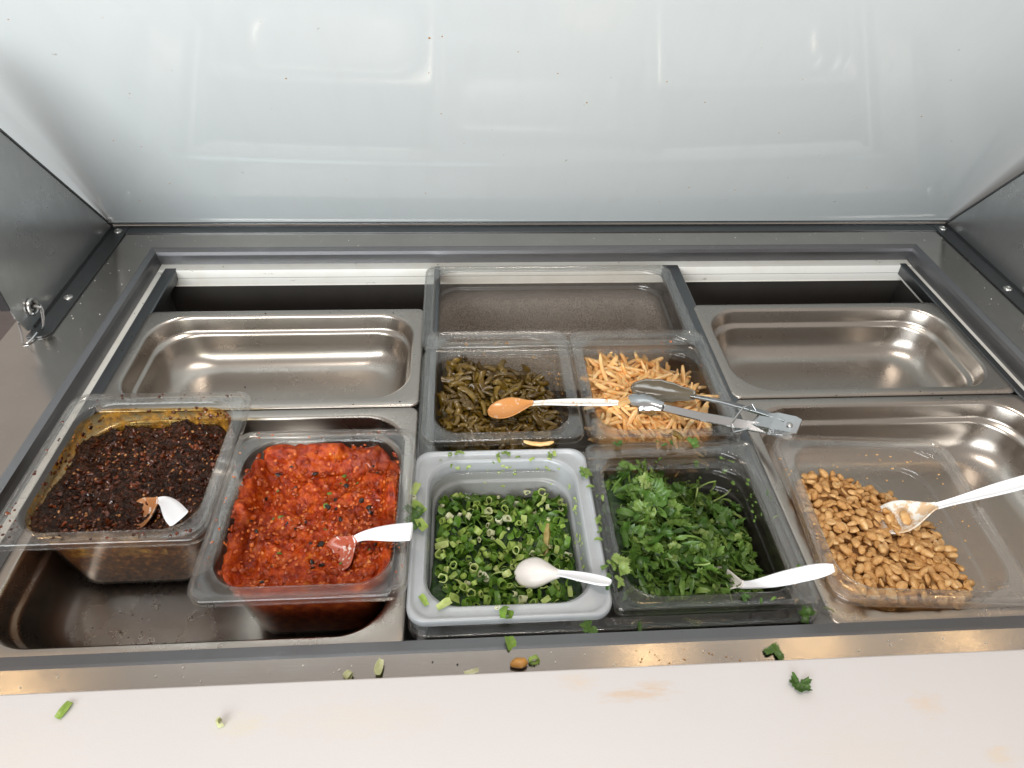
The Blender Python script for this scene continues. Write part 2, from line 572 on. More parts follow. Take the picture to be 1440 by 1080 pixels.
def tube(pts, r, n=8, closed=False):
    pts = [Vector(p) for p in pts]
    m = len(pts)
    rs = r if isinstance(r, (list, tuple)) else [r] * m
    loops = []
    up = Vector((0.13, 0.21, 1))
    for i, p in enumerate(pts):
        a = pts[(i - 1) % m] if (closed or i > 0) else p
        b = pts[(i + 1) % m] if (closed or i < m - 1) else p
        d, s, u = basis(b - a, up)
        up = u
        loops.append([tuple(p + s * math.cos(2 * math.pi * k / n) * rs[i] + u * math.sin(2 * math.pi * k / n) * rs[i]) for k in range(n)])
    if closed:
        loops.append(loops[0])
        return loft(loops)
    return loft(loops, cap0=True, cap1=True)


def join(parts):
    V, F = [], []
    for v, f in parts:
        o = len(V)
        V += list(v)
        F += [tuple(i + o for i in q) for q in f]
    return V, F


def bez(p0, p1, p2, p3, n):
    out = []
    for i in range(n + 1):
        t = i / n
        out.append(Vector(p0) * (1 - t) ** 3 + Vector(p1) * 3 * t * (1 - t) ** 2 + Vector(p2) * 3 * t * t * (1 - t) + Vector(p3) * t ** 3)
    return out


def fbm(x, y, sc, seed=0.0, o=3):
    return noise.fractal(Vector((x * sc + seed, y * sc - seed * 1.7, seed)), 0.9, 2.0, o)


# ------------------------------------------------------------------ the setting: floor, table, lid
fl = obj('floor', [(-3000, -3000, -880), (3500, -3000, -880), (3500, 3500, -880), (-3000, 3500, -880)], [(0, 1, 2, 3)], 'floor')
fl['kind'] = 'structure'

table = thing('prep_table', 'brushed steel refrigerated prep table with a rectangular pan opening', 'prep table', (160, 200, -880))


def T(name, v, f, mat, **kw):                     # parts of the table, given in scene mm
    return obj(name, [(a - 160, b - 200, c + 880) for a, b, c in v], f, mat, table, **kw)


X0, X1, Y0, Y1 = -364, 684, -20, 553               # opening at counter level
TX0, TX1, TY0, TY1 = -462, 784, -330, 640


def ring(x0, x1, y0, y1, z):
    return [(x0, y0, z), (x1, y0, z), (x1, y1, z), (x0, y1, z)]


v, f = loft([ring(TX0, TX1, TY0, TY1, -60), ring(TX0, TX1, TY0, TY1, 18.5), ring(TX0 + 1.5, TX1 - 1.5, TY0 + 1.5, TY1 - 1.5, 20), ring(X0 - 1, X1 + 1, Y0 - 1, Y1 + 1, 20)])
T('counter_top', v, f, 'counter_steel', smooth=False)
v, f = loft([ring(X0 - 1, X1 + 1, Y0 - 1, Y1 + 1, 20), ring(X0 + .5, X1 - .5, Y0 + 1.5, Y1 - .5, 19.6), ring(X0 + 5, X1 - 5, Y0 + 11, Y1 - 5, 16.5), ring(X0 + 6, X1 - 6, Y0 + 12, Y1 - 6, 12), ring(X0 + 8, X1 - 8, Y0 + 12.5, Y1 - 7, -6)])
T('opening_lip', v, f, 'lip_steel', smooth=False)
# white insulating strips under the lip
v, f = loft([[(x, y, z) for y, z in ((548, -6), (548, -1), (532, -1.5), (531, -3), (529, -22), (527, -23), (548, -23))] for x in (X0 + 8, X1 - 8)], cap0=True, cap1=True)
T('breaker_strip', v, f, 'breaker', fixn=True)
for s, xa in ((1, X0 + 6), (-1, X1 - 6)):
    xb = xa + s * 14
    vv, ff = box_vf(min(xa, xb), max(xa, xb), -6, 548, -20, -2.5)
    T('breaker_strip', vv, ff, 'breaker', smooth=False)
# the cold well below
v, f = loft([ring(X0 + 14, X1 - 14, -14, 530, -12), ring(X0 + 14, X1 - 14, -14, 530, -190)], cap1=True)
T('well', v, f, 'well_shade', smooth=False)
v, f = box_vf(TX0 + 4, TX1 - 4, TY0 + 4, TY1 - 4, -879, -331)
T('cabinet', v, f, 'counter_steel', smooth=False)
v, f = box_vf(TX0 + 30, TX1 - 30, 590, 609, 20.2, 21.6)
T('hinge_strip', v, f, 'bar_steel', smooth=False)

# pan divider bars lying along the opening
for x0, x1, lab in ((-349, -333, 'dark steel divider bar along the side edge by the panel with the wire clip'),
                    (6, 14, 'dark steel divider bar between the bean pan and the empty steel pans'),
                    (318, 342, 'dark steel divider bar beside the pickled turnip pan'),
                    (660, 671, 'dark steel divider bar along the far side edge past the peanuts')):
    v, f = loft([[(x, y, z) for x, z in ((x0, -14), (x0, -2.0), (x0 + 1.5, -0.8), (x1 - 1.5, -0.8), (x1, -2.0), (x1, -14))] for y in (-6, 536)], closed=True, cap0=True, cap1=True)
    xm = (x0 + x1) / 2
    o = obj('divider_bar', [(a - xm, b - 265, c + 14) for a, b, c in v], f, 'bar_steel', fixn=True, smooth=False)
    o.location = Vector((xm, 265, -14)) * S
    tag(o, lab, 'divider bar')

# lid, leaning over the opening
LEAN = math.radians(27.5)
LID = Vector((160, 612, 24))
lid = thing('lid', 'open white-lined lid leaning over the back of the prep table', 'lid', tuple(LID))
lid.rotation_euler = (LEAN, 0, 0)                 # local z runs up the lid, local -y faces the cook
L_ = 655
o = box('liner', -632, 634, 0, 8, 1.5, L_, 'white_liner', lid, 1.5)
o = box('shell', -636, 638, 9, 55, -1, L_ + 5, 'side_steel', lid, 2)
o = box('gasket', -630, 632, 2, 9.5, -4, 1.2, 'gasket', lid)
o = box('edge_trim', -632, 634, -1.2, 1.8, -1.0, 1.2, 'bright_steel', lid)

# side panels standing on the counter
for sgn, xp, lab in ((1, -433, 'grey steel side panel with wire clip at its front corner'), (-1, 757, 'grey steel side panel standing past the peanuts')):
    p = thing('side_panel', lab, 'side panel', (xp, 480, 20.3))

    def PP(x, y, z):
        return (sgn * x, y - 480, z - 20.3)

    prof = [(606, 22), (374, 22), (366, 26), (358, 48), (357, 300), (404, 300)]
    v = [PP(x, y, z) for x in (-1.6, 0) for y, z in prof]
    n = len(prof)
    f = [tuple(range(n)), tuple(reversed(range(n, 2 * n)))] + [(i, (i + 1) % n, (i + 1) % n + n, i + n) for i in range(n)]
    obj('plate', v, f, 'side_steel', p, smooth=False, fixn=True)
    # folded back edge of the plate
    v, f = loft([[PP(x, y + dy, z) for x, dy in ((-8, 0), (1.2, 0), (1.2, 2.5), (-8, 2.5))] for y, z in ((606, 23), (404, 300))], cap0=True, cap1=True)
    obj('folded_edge', v, f, 'bar_steel', p, smooth=False, fixn=True)
    v, f = loft([[PP(x, y, z) for x, y in ((-8, 357), (1.0, 357), (1.0, 354.8), (-8, 354.8))] for z in (60, 300)], cap0=True, cap1=True)
    obj('folded_edge', v, f, 'bar_steel', p, smooth=False, fixn=True)
    # foot flange with rounded front corner
    fl_ = [(-1.6, 606), (22, 606), (22, 372)] + [(22 - 12 + 12 * math.cos(a), 372 - 12 * math.sin(a)) for a in (0.4, 0.8, 1.2, 1.57)] + [(-1.6, 360)]
    v = [PP(x, y, z) for z in (20.4, 22.2) for x, y in fl_]
    n = len(fl_)
    f = [tuple(range(n)), tuple(reversed(range(n, 2 * n)))] + [(i, (i + 1) % n, (i + 1) % n + n, i + n) for i in range(n)]
    obj('flange', v, f, 'bar_steel', p, smooth=False, fixn=True)
    v, f = loft([[PP(x, y, z) for x, z in ((0.2, 24.5), (2.4, 22.2), (0.2, 22.2))] for y in (604, 378)], cap0=True, cap1=True)
    obj('fold_seam', v, f, 'gasket', p, smooth=False, fixn=True)
    for sy in (436, 594):
        loops = []
        for r, z in ((5.6, 22.2), (5.6, 23.0), (4.4, 24.2), (2.0, 24.6), (1.8, 23.8)):
            loops.append([PP(12 + r * math.cos(a * math.pi / 8), sy + r * math.sin(a * math.pi / 8), z) for a in range(16)])
        v, f = loft(loops, cap1=True)
        obj('screw', v, f, 'screw_steel', p, fixn=True, angle=50)
    # washer with a hairpin wire clip
    if True:
        ang = [2 * math.pi * k / 18 for k in range(18)]
        v, f = tube([PP(2.0, 388 + 8.2 * math.cos(a), 43 + 8.2 * math.sin(a)) for a in ang], 2.0, 8, True)
        obj('washer', v, f, 'screw_steel', p)
        v, f = tube([PP(1, 388, 43), PP(6, 388, 43), PP(11, 387, 42)], 2.6, 10)
        obj('pin', v, f, 'screw_steel', p)
        wv = [PP(8, 391, 44), PP(9, 386, 36), PP(10, 381, 30), PP(10.5, 377, 25), PP(10.8, 372, 23.2), PP(11.6, 376, 25), PP(12, 382, 32), PP(12.4, 386, 40), PP(11, 388, 44.5), PP(8, 390, 45)]
        v, f = tube(wv, 0.9, 6)
        obj('wire_clip', v, f, 'bright_steel', p)
        v, f = tube([PP(-1, 360, 42), PP(-1, 356, 30), PP(-0.5, 350, 21.6), PP(4, 350, 21.4), PP(7, 357, 22.4), PP(8, 366, 23.4)], 1.1, 6)
        obj('wire_clip', v, f, 'bright_steel', p)

# cutting board
bd = box('cutting_board', -450, 760, -140, 142, -5.8, 6, 'board', None, 1.6)
bd.location = Vector((0, -185, 26.2)) * S
tag(bd, 'white plastic cutting board with knife marks and faint stains', 'cutting board')
# board texture coordinates start at the board's own origin: stains were placed from the scene origin
for n_ in M['board'].node_tree.nodes:
    if n_.type == 'MAPPING' and n_.vector_type == 'TEXTURE':
        n_.inputs['Location'].default_value[1] += 0.185


# ------------------------------------------------------------------ pans
def steel_pan(label, x0, x1, y0, y1, depth=63, tilt=0):
    w_, d_ = x1 - x0, y1 - y0
    p = thing('steel_pan', label, 'pan', ((x0 + x1) / 2, (y0 + y1) / 2, -depth - 1))
    z0 = depth + 1
    rimp = [(0, -7, 9), (0, -2.2, 9), (0.5, -0.8, 9), (1.8, 0, 9), (6.0, 0.1, 14), (9.5, 0.2, 40), (11.2, -0.2, 42)]
    bas = [(11.2, -0.2, 42), (12.6, -1.4, 42), (13.4, -3.4, 42), (15.2, -17, 42), (15.6, -19, 42), (16.6, -20.8, 42), (18.6, -22, 42), (19.6, -23.6, 42), (20.2, -26, 42),
           (22.0, -37, 43), (24.0, -45, 44), (27.0, -51.5, 44), (31.5, -57, 44), (38, -61, 43), (46, -62.8, 40), (60, -63.4, 34)]
    bas = [(a, z * depth / 63, r) for a, z, r in bas]
    out = []
    for nm, pr in (('flange', rimp), ('basin', bas)):
        loops = [[(x, y, z0 + z) for x, y in rr(w_ - 2 * a, d_ - 2 * a, r, 12)] for a, z, r in pr]
        v, f = loft(loops, cap1=(nm == 'basin'))
        o = obj(nm, v, f, 'pan_steel', p, fixn=False, angle=60)
        out.append(o)
    return p


steel_pan('empty long steel pan at the back, beside the wire clip panel', -336, -3, 262, 438)
steel_pan('deep steel pan holding the chili paste and red salsa tubs', -336, -3, -6, 260)
steel_pan('empty long steel pan at the back, behind the peanut tub', 336, 661, 264, 440)
steel_pan('deep steel pan holding the peanut tub', 335, 661, -4, 262)

PRIM = [(0.6, -7.5, 15), (0, -6.5, 15), (0, -1.4, 15), (0.5, -0.1, 15), (1.6, 0.6, 15), (2.8, 0.5, 16), (3.8, -0.4, 17), (4.6, -1.3, 17), (5.8, -1.5, 18), (10.0, -1.3, 25), (11.2, -0.7, 26), (12.5, -1.0, 27)]
PBAS = [(12.5, -1.0, 27), (13.6, -2.2, 28), (14.2, -4.5, 28), (15.4, -23, 28), (15.7, -24.6, 28), (16.6, -25.8, 28), (17.6, -26.6, 28), (18, -28.4, 28), (23.5, -88, 27), (25, -93, 27), (28.5, -97, 26), (36, -99, 24), (50, -99.2, 18)]


def wall_inset(z):
    for (a, za, _), (b, zb, _) in zip(PBAS, PBAS[1:]):
        if zb <= z <= za:
            return a + (b - a) * (za - z) / max(1e-6, za - zb)
    return PBAS[0][0] if z > -1 else PBAS[-2][0]


def plastic_pan(label, cx, cy, rimz, w_=161, d_=176, rz=0, mat='clear', rimmat='clear_rim', scale=1.0, sq=1.0, depth=100):
    p = thing('plastic_pan', label, 'pan', (cx, cy, rimz - depth), rz)
    k = depth / 100
    for nm, pr, mt in (('rim', PRIM, rimmat), ('basin', PBAS, mat)):
        loops = [[(x, y, depth + z * (k if nm == 'basin' else 1)) for x, y in rr(w_ - 2 * a, d_ - 2 * a, r * (sq if a < 6 else 1), 8)] for a, z, r in pr]
        v, f = loft(loops, cap1=(nm == 'basin'))
        obj(nm, v, f, mt, p, angle=70, solid=1.6 if nm == 'basin' else 1.3, rim=(nm == 'rim'))
    # raised mark row (moulded lettering too fine to read) is left out; stacking lug under the rim
    return p


plastic_pan('empty fogged clear pan lying across the back, behind beans and turnip', 160, 440, 5, 330, 176, 0, 'fogged', 'dull', depth=98)
plastic_pan('clear outer pan nested under the bean and turnip tubs', 161, 264, 4, 327, 176, 0, 'clear', 'clear_rim', depth=98)
plastic_pan('clear outer pan nested under the scallion and cilantro tubs', 163, 87, 4, 327, 177, 0, 'clear', 'clear_rim', depth=98)
BEAN = (83, 286, 12, 0)
TURN = (247, 284, 12, 0)
SCAL = (79, 94, 15, 0.0)
CIL = (243, 97, 16, 0.0)
CHI = (-246, 159, 38, 0)
SAL = (-81, 104, 37, 0)
NUT = (410, 80, 37, -4)
plastic_pan('clear square tub of chopped olive green beans', *BEAN[:3], 163, 178, BEAN[3])
plastic_pan('clear square tub of pickled turnip sticks under the tongs', *TURN[:3], 160, 176, TURN[3])
plastic_pan('milky frosted square tub of chopped scallions', *SCAL[:3], 161, 176, SCAL[3], 'frosted', 'frosted_rim')
plastic_pan('clear square-cornered tub of chopped cilantro', *CIL[:3], 166, 178, CIL[3], 'clear', 'clear_rim', sq=0.45)
plastic_pan('clear tub of dark chili paste with oily splashes on its walls', *CHI[:3], 170, 176, CHI[3])
plastic_pan('clear tub of red tomato salsa', *SAL[:3], 163, 176, SAL[3])
plastic_pan('clear tub of roasted peanuts', *NUT[:3], 163, 176, NUT[3], 'clear', 'clear_rim')


# ------------------------------------------------------------------ food masses
def mass(name, pan, size, h, mat, label, cat, n=9, rings=60, kind='stuff', loops_side=14, side=None):
    """lumpy filling: hugs the tub walls up to h at the wall, top is the height field h(x, y), all relative to the rim"""
    cx, cy, rz_, rot = pan
    root = thing(name, label, cat, (cx, cy, rz_ - 98.5), rot, kind=kind)
    w_, d_ = size
    zb = -98.4

    def loop_at(ins, r):
        return rr(w_ - 2 * ins, d_ - 2 * ins, r, n)

    def dense(L):                              # more points on the straight runs
        out = []
        m = len(L)
        for i in range(m):
            a, b = L[i], L[(i + 1) % m]
            ln = math.hypot(b[0] - a[0], b[1] - a[1])
            k = DK[i]
            for q in range(k):
                out.append((a[0] + (b[0] - a[0]) * q / k, a[1] + (b[1] - a[1]) * q / k))
        return out

    base = loop_at(20, 28)
    DK = [max(1, int(round(math.hypot(base[(i + 1) % len(base)][0] - base[i][0], base[(i + 1) % len(base)][1] - base[i][1]) / 2.2))) for i in range(len(base))]
    # wall height round the loop
    ref = dense(loop_at(wall_inset(-30) + .7, 27))
    hb = [min(-3, h(x, y)) for x, y in ref]
    hmin = min(hb) - 1.0
    loops = []
    flat = dense(loop_at(36, 24))
    loops.append([(x, y, zb) for x, y in flat])
    zs = [i / loops_side for i in range(loops_side + 1)]
    cache = {}
    for t in zs:
        L = []
        for i, H in enumerate(hb):
            z = zb + 1.5 + (hmin - zb - 1.5) * t / 0.93 if t < 0.95 else H
            ins = wall_inset(z) + 0.7
            key = round(ins, 1)
            if key not in cache:
                cache[key] = dense(loop_at(key, 27))
            x, y = cache[key][i]
            L.append((x, y, z))
        loops.append(L)
    edge = loops[-1]
    for k in range(1, rings):
        s_ = 1 - (k / rings)
        L = []
        for i, (x, y, z) in enumerate(edge):
            xx, yy = x * s_, y * s_
            b_ = max(0.0, 1 - k / 3.0)
            L.append((xx, yy, h(xx, yy) * (1 - b_) + z * b_))
        loops.append(L)
    v, f = loft([[(x, y, z + 98.5) for x, y, z in L] for L in loops], cap0=True, cap1=True)
    o = obj('filling', v, f, mat, root, angle=180)
    if side:                                   # face wetted against the clear wall: same food, no air gap, no gloss
        o.data.materials.append(M[side])
        for k in range((loops_side + 1) * len(ref)):
            o.data.polygons[k].material_index = 1
    return root


def inside(x, y, w_, d_, ins, r=27):
    a, b = w_ / 2 - ins, d_ / 2 - ins
    ax, ay = abs(x), abs(y)
    if ax > a or ay > b:
        return False
    if ax > a - r and ay > b - r:
        return math.hypot(ax - a + r, ay - b + r) <= r
    return True


# --- piece meshes -------------------------------------------------------------
def ellipsoid(a, b, c, nu=10, nv=6, shape=None):
    v = [(0, 0, -c)]
    for j in range(1, nv):
        t = math.pi * j / nv
        for i in range(nu):
            p = 2 * math.pi * i / nu
            v.append((a * math.sin(t) * math.cos(p), b * math.sin(t) * math.sin(p), -c * math.cos(t)))
    v.append((0, 0, c))
    f = []
    for i in range(nu):
        f.append((0, 1 + (i + 1) % nu, 1 + i))
        k = 1 + (nv - 2) * nu
        f.append((len(v) - 1, k + i, k + (i + 1) % nu))
    for j in range(nv - 2):
        for i in range(nu):
            q = 1 + j * nu
            f.append((q + i, q + (i + 1) % nu, q + nu + (i + 1) % nu, q + nu + i))
    if shape:
        v = [shape(*p) for p in v]
    return v, f


R_ = random.Random(5)


def wob(v, amp, sc, seed):
    return [(x + amp * noise.noise(Vector((x * sc, y * sc, z * sc + seed))), y + amp * noise.noise(Vector((x * sc + 9, y * sc, z * sc + seed))), z + amp * noise.noise(Vector((x * sc, y * sc + 5, z * sc + seed)))) for x, y, z in v]


def peanut_meshes():
    out = []
    for k in range(7):
        L = R_.uniform(6.4, 7.8)
        W = R_.uniform(4.3, 5.2)
        if k < 4:       # split half: domed back, flat face with a groove
            def sh(x, y, z, L=L, W=W, flip=(k % 2)):
                e = 1 - 0.18 * (x / L)
                y = y * e
                if z < 0:
                    z = z * 0.22 + (0.9 * math.exp(-(y / 0.9) ** 2) * (1 if abs(x) < L * .75 else 0))
                return (x, y, z if not flip else -z)
            v, f = ellipsoid(L, W, W * 0.82, 12, 8, sh)
            if k % 2:
                f = [tuple(reversed(q)) for q in f]
        else:           # whole kernel
            def sh(x, y, z, L=L):
                e = 1 - 0.15 * (x / L) - 0.10 * math.exp(-(x / 2.2) ** 2)
                return (x, y * e, z * e)
            v, f = ellipsoid(L, W * 0.95, W * 0.9, 12, 8, sh)
        out.append(mesh_from('peanut', wob(v, 0.55, 0.22, k * 3.1), f, 'peanut', angle=70))
    return out


def bean_meshes():
    out = []
    for k in range(8):
        L = (11, 14, 17, 20, 23, 26, 15, 19)[k]
        r = R_.uniform(3.4, 4.7)
        cv = R_.uniform(-.012, .012)
        loops = []
        m = 8
        for i in range(m + 1):
            x = -L / 2 + L * i / m
            rr_ = r * (1 + 0.10 * math.sin(i * 2.1 + k)) * (0.94 if i in (0, m) else 1)
            cz = cv * x * x * 4
            sk = 0.35 if k % 2 else -.2
            loops.append([(x + sk * rr_ * math.sin(2 * math.pi * q / 10) * (1 if i in (0, m) else .3), rr_ * math.cos(2 * math.pi * q / 10) + cz, rr_ * (0.72) * math.sin(2 * math.pi * q / 10)) for q in range(10)])
        # hollow cut ends
        def inner(L0, dx, s_):
            c = Vector((0, 0, 0))
            for p in L0:
                c += Vector(p)
            c /= len(L0)
            return [tuple(c + (Vector(p) - c) * s_ + Vector((dx, 0, 0))) for p in L0]
        loops = [inner(loops[0], 2.2, 0.55), inner(loops[0], 0.0, 0.72)] + loops + [inner(loops[-1], 0.0, 0.72), inner(loops[-1], -2.2, 0.55)]
        v, f = loft(loops, cap0=True, cap1=True)
        out.append(mesh_from('bean_piece', wob(v, 0.7, 0.2, k * 2.3), f, 'bean', angle=50))
    return out


def stick_meshes():
    out = []
    for k in range(8):
        L = R_.uniform(28, 48)
        a = R_.uniform(2.0, 3.1)
        b = R_.uniform(1.8, 2.7)
        cv = R_.uniform(-.008, .008)
        loops = []
        m = 7
        for i in range(m + 1):
            x = -L / 2 + L * i / m
            e = (0.55 if i in (0, m) else 1)
            tw = 0.25 * math.sin(k) * x / L
            L0 = []
            for yy, zz in ((-a, -b * .6), (-a * .6, -b), (a * .6, -b), (a, -b * .6), (a, b * .6), (a * .6, b), (-a * .6, b), (-a, b * .6)):
                L0.append((x, (yy * math.cos(tw) - zz * math.sin(tw)) * e + cv * x * x, (yy * math.sin(tw) + zz * math.cos(tw)) * e + cv * 0.5 * x * x * (1 if k % 2 else -1)))
            loops.append(L0)
        v, f = loft(loops, cap0=True, cap1=True)
        out.append(mesh_from('turnip_stick', wob(v, 0.8, 0.13, k * 1.7), f, 'pickle', angle=60))
    return out


def ring_mesh(name, r, L, th, mat, sq=1.0, op=0.0, n=14):
    loops = []
    m = n
    for i in range(m + (0 if op == 0 else 1)):
        a = op / 2 + (2 * math.pi - op) * i / m
        c, s_ = math.cos(a), math.sin(a)
        loops.append([(r * c, r * s_ * sq, -L / 2), (r * c, r * s_ * sq, L / 2), ((r - th) * c, (r - th) * s_ * sq, L / 2), ((r - th) * c, (r - th) * s_ * sq, -L / 2)])
    if op == 0:
        loops.append(loops[0])
        v, f = loft(loops)
    else:
        v, f = loft(loops, cap0=True, cap1=True)
    return mesh_from(name, wob(v, 1.5, 0.22, r + L), f, mat, angle=40)


def strip_mesh(name, L, W, curl, twist, mat, pw=0.0, seed=0.0, th=0.5):
    loops = []
    m = 9
    for i in range(m + 1):
        t = i / m - 0.5
        a = curl * t
        x = (math.sin(a) / curl if abs(curl) > .01 else t) * L
        z = ((1 - math.cos(a)) / curl if abs(curl) > .01 else 0) * L
        wd = W / 2 * (1 - pw * abs(2 * t) ** 2)
        tw = twist * t
        row = []
        for s_ in (-1, -.33, .33, 1):
            row.append((x, s_ * wd * math.cos(tw), z + s_ * wd * math.sin(tw) + 0.12 * W * (s_ * s_)))
        top = row + [(p[0], p[1], p[2] - th) for p in reversed(row)]
        loops.append(top)
    v, f = loft(loops, cap0=True, cap1=True)
    return mesh_from(name, wob(v, 0.6, 0.2, seed), f, mat, angle=45)


def leaf_mesh(name, size, mat, curl, seed, lobes=3):
    """lobed, toothed coriander leaf: thin closed sheet, bent"""
    rs = random.Random(seed)
    na, nr = 36, 4
    span = rs.choice((0.92, 0.62, 0.5, 0.75))
    v = []
    rad = []
    for i in range(na):
        a = -math.pi * span + 2 * math.pi * span * i / (na - 1)
        base = 0.76 + 0.24 * math.cos(lobes * a * 0.92 + seed) ** 2
        if abs(a) > 2.5:
            base *= 0.55
        tooth = 1 + 0.08 * math.cos(i * math.pi * 1.0) + rs.uniform(-.09, .05)
        rad.append((a, size * base * tooth))
    for side in (0, -1):
        for j in range(nr + 1):
            for a, r in rad:
                q = r * (0.06 + 0.94 * j / nr)
                x, y = q * math.cos(a), q * math.sin(a)
                z = curl * (x * x) / size * 0.6 + curl * 0.5 * y * y / size * math.cos(seed) + 0.30 * size * noise.noise(Vector((x / size * 2.2 + seed, y / size * 2.2, seed))) + 0.05 * size * abs(math.sin(a * lobes)) * j / nr
                v.append((x, y, z + side * 0.35))
    f = []
    n1 = na * (nr + 1)
    for j in range(nr):
        for i in range(na - 1):
            a = j * na + i
            f.append((a, a + na, a + na + 1, a + 1))
            f.append((n1 + a, n1 + a + 1, n1 + a + na + 1, n1 + a + na))
    for i in range(na - 1):
        a = nr * na + i
        f.append((a, n1 + a, n1 + a + 1, a + 1))
    return mesh_from(name, v, f, mat, angle=60)


peanuts = peanut_meshes()
beans = bean_meshes()
sticks = stick_meshes()
scal_dark, scal_light, scal_pale = [], [], []
for k in range(7):
    scal_dark.append(ring_mesh('scallion_ring', R_.uniform(4, 6), R_.uniform(4, 8), 0.8, 'scallion_dark', R_.uniform(.55, 1), (0, .9, 2.2, 3.2)[k % 4]))
    scal_dark.append(strip_mesh('scallion_leaf', R_.uniform(12, 20), R_.uniform(6, 9), R_.uniform(-1.3, 1.3), R_.uniform(-.8, .8), 'scallion_dark', .3, k))
    scal_light.append(ring_mesh('scallion_ring', R_.uniform(3.5, 5), R_.uniform(3, 6), 1.0, 'scallion_light', R_.uniform(.6, 1), (0, 0, .8, 1.8)[k % 4]))
    scal_light.append(strip_mesh('scallion_leaf', R_.uniform(9, 14), R_.uniform(5, 7), R_.uniform(-1, 1), R_.uniform(-.6, .6), 'scallion_light', .2, k + 5))
    scal_pale.append(ring_mesh('scallion_ring', R_.uniform(3, 4.5), R_.uniform(3, 7), 1.0, 'scallion_pale', R_.uniform(.6, 1), (0, 0, 0, 2.4)[k % 4]))
cil_leaf = [leaf_mesh('cilantro_leaf', R_.uniform(8.5, 14), 'cilantro', R_.uniform(-.6, .6), k * 1.37 + .3, (3, 3, 2, 4)[k % 4]) for k in range(7)]
cil_leaf_l = [leaf_mesh('cilantro_leaf', R_.uniform(8, 12), 'cilantro_light', R_.uniform(-.6, .6), k * 2.11 + 8, 3) for k in range(3)]
cil_strip = [strip_mesh('cilantro_piece', R_.uniform(12, 24), R_.uniform(4, 8), R_.uniform(-2, 2), R_.uniform(-1.5, 1.5), ('cilantro', 'cilantro', 'cilantro_light')[k % 3], .7, k + 20, .35) for k in range(6)]
cil_stem = []
for k in range(3):
    L = R_.uniform(14, 26)
    v, f = tube([(-L / 2, 0, 0), (-L / 6, 1.0, .6), (L / 6, .4, 1.0), (L / 2, -1, 0)], 0.8, 6)
    cil_stem.append(mesh_from('cilantro_sprig', v, f, 'stem', angle=60))


# --- scattering ----------------------------------------------------------------
def spots(rs, n, w_, d_, ins, h, mind, tries=40, keep=None):
    """up to n places on the height field with mutual distance mind"""
    cell = mind
    grid = {}
    out = []
    for _ in range(n * tries):
        if len(out) >= n:
            break
        x, y = rs.uniform(-w_ / 2, w_ / 2), rs.uniform(-d_ / 2, d_ / 2)
        if not inside(x, y, w_, d_, ins) or (keep and not keep(x, y)):
            continue
        gx, gy = int(x // cell), int(y // cell)
        ok = True
        for ax in (gx - 1, gx, gx + 1):
            for ay in (gy - 1, gy, gy + 1):
                for px, py in grid.get((ax, ay), ()):
                    if (px - x) ** 2 + (py - y) ** 2 < mind * mind:
                        ok = False
        if ok:
            grid.setdefault((gx, gy), []).append((x, y))
            out.append((x, y))
    return out


def slope_rot(h, x, y, rs, tilt):
    e = 4.0
    nx, ny = -(h(x + e, y) - h(x - e, y)) / (2 * e), -(h(x, y + e) - h(x, y - e)) / (2 * e)
    nrm = Vector((max(-1.2, min(1.2, nx)), max(-1.2, min(1.2, ny)), 1)).normalized()
    nrm = (nrm + Vector((rs.gauss(0, tilt), rs.gauss(0, tilt), 0))).normalized()
    q = nrm.to_track_quat('Z', 'Y')
    return q.to_matrix() @ Matrix.Rotation(rs.uniform(0, 6.283), 3, 'Z')


def pan_matrix(pan):
    return Matrix.Translation(Vector(pan[:3]) * S) @ Matrix.Rotation(math.radians(pan[3]), 4, 'Z')


def put(mesh, name, mtx, label, cat, group, parent=None):
    o = bpy.data.objects.new(name, mesh)
    C.objects.link(o)
    o.matrix_world = mtx
    tag(o, label, cat, group)
    return o


def pile(pan, size, h, items, n, mind, ins, lift, tilt, seed, scale=(0.85, 1.12), keep=None):
    """items: list of (meshes, weight, name, label, category, group)"""
    rs = random.Random(seed)
    PM = pan_matrix(pan)
    pts = spots(rs, n, size[0], size[1], ins, h, mind, keep=keep)
    tot = sum(i[1] for i in items)
    for x, y in pts:
        u = rs.uniform(0, tot)
        for it in items:
            u -= it[1]
            if u <= 0:
                break
        z = h(x, y) + rs.uniform(lift[0], lift[1])
        k = rs.uniform(*scale)
        m = PM @ Matrix.Translation(Vector((x, y, z)) * S) @ slope_rot(h, x, y, rs, tilt).to_4x4() @ Matrix.Scale(k, 4)
        put(rs.choice(it[0]), it[2], m, it[3], it[4], it[5])
    return len(pts)


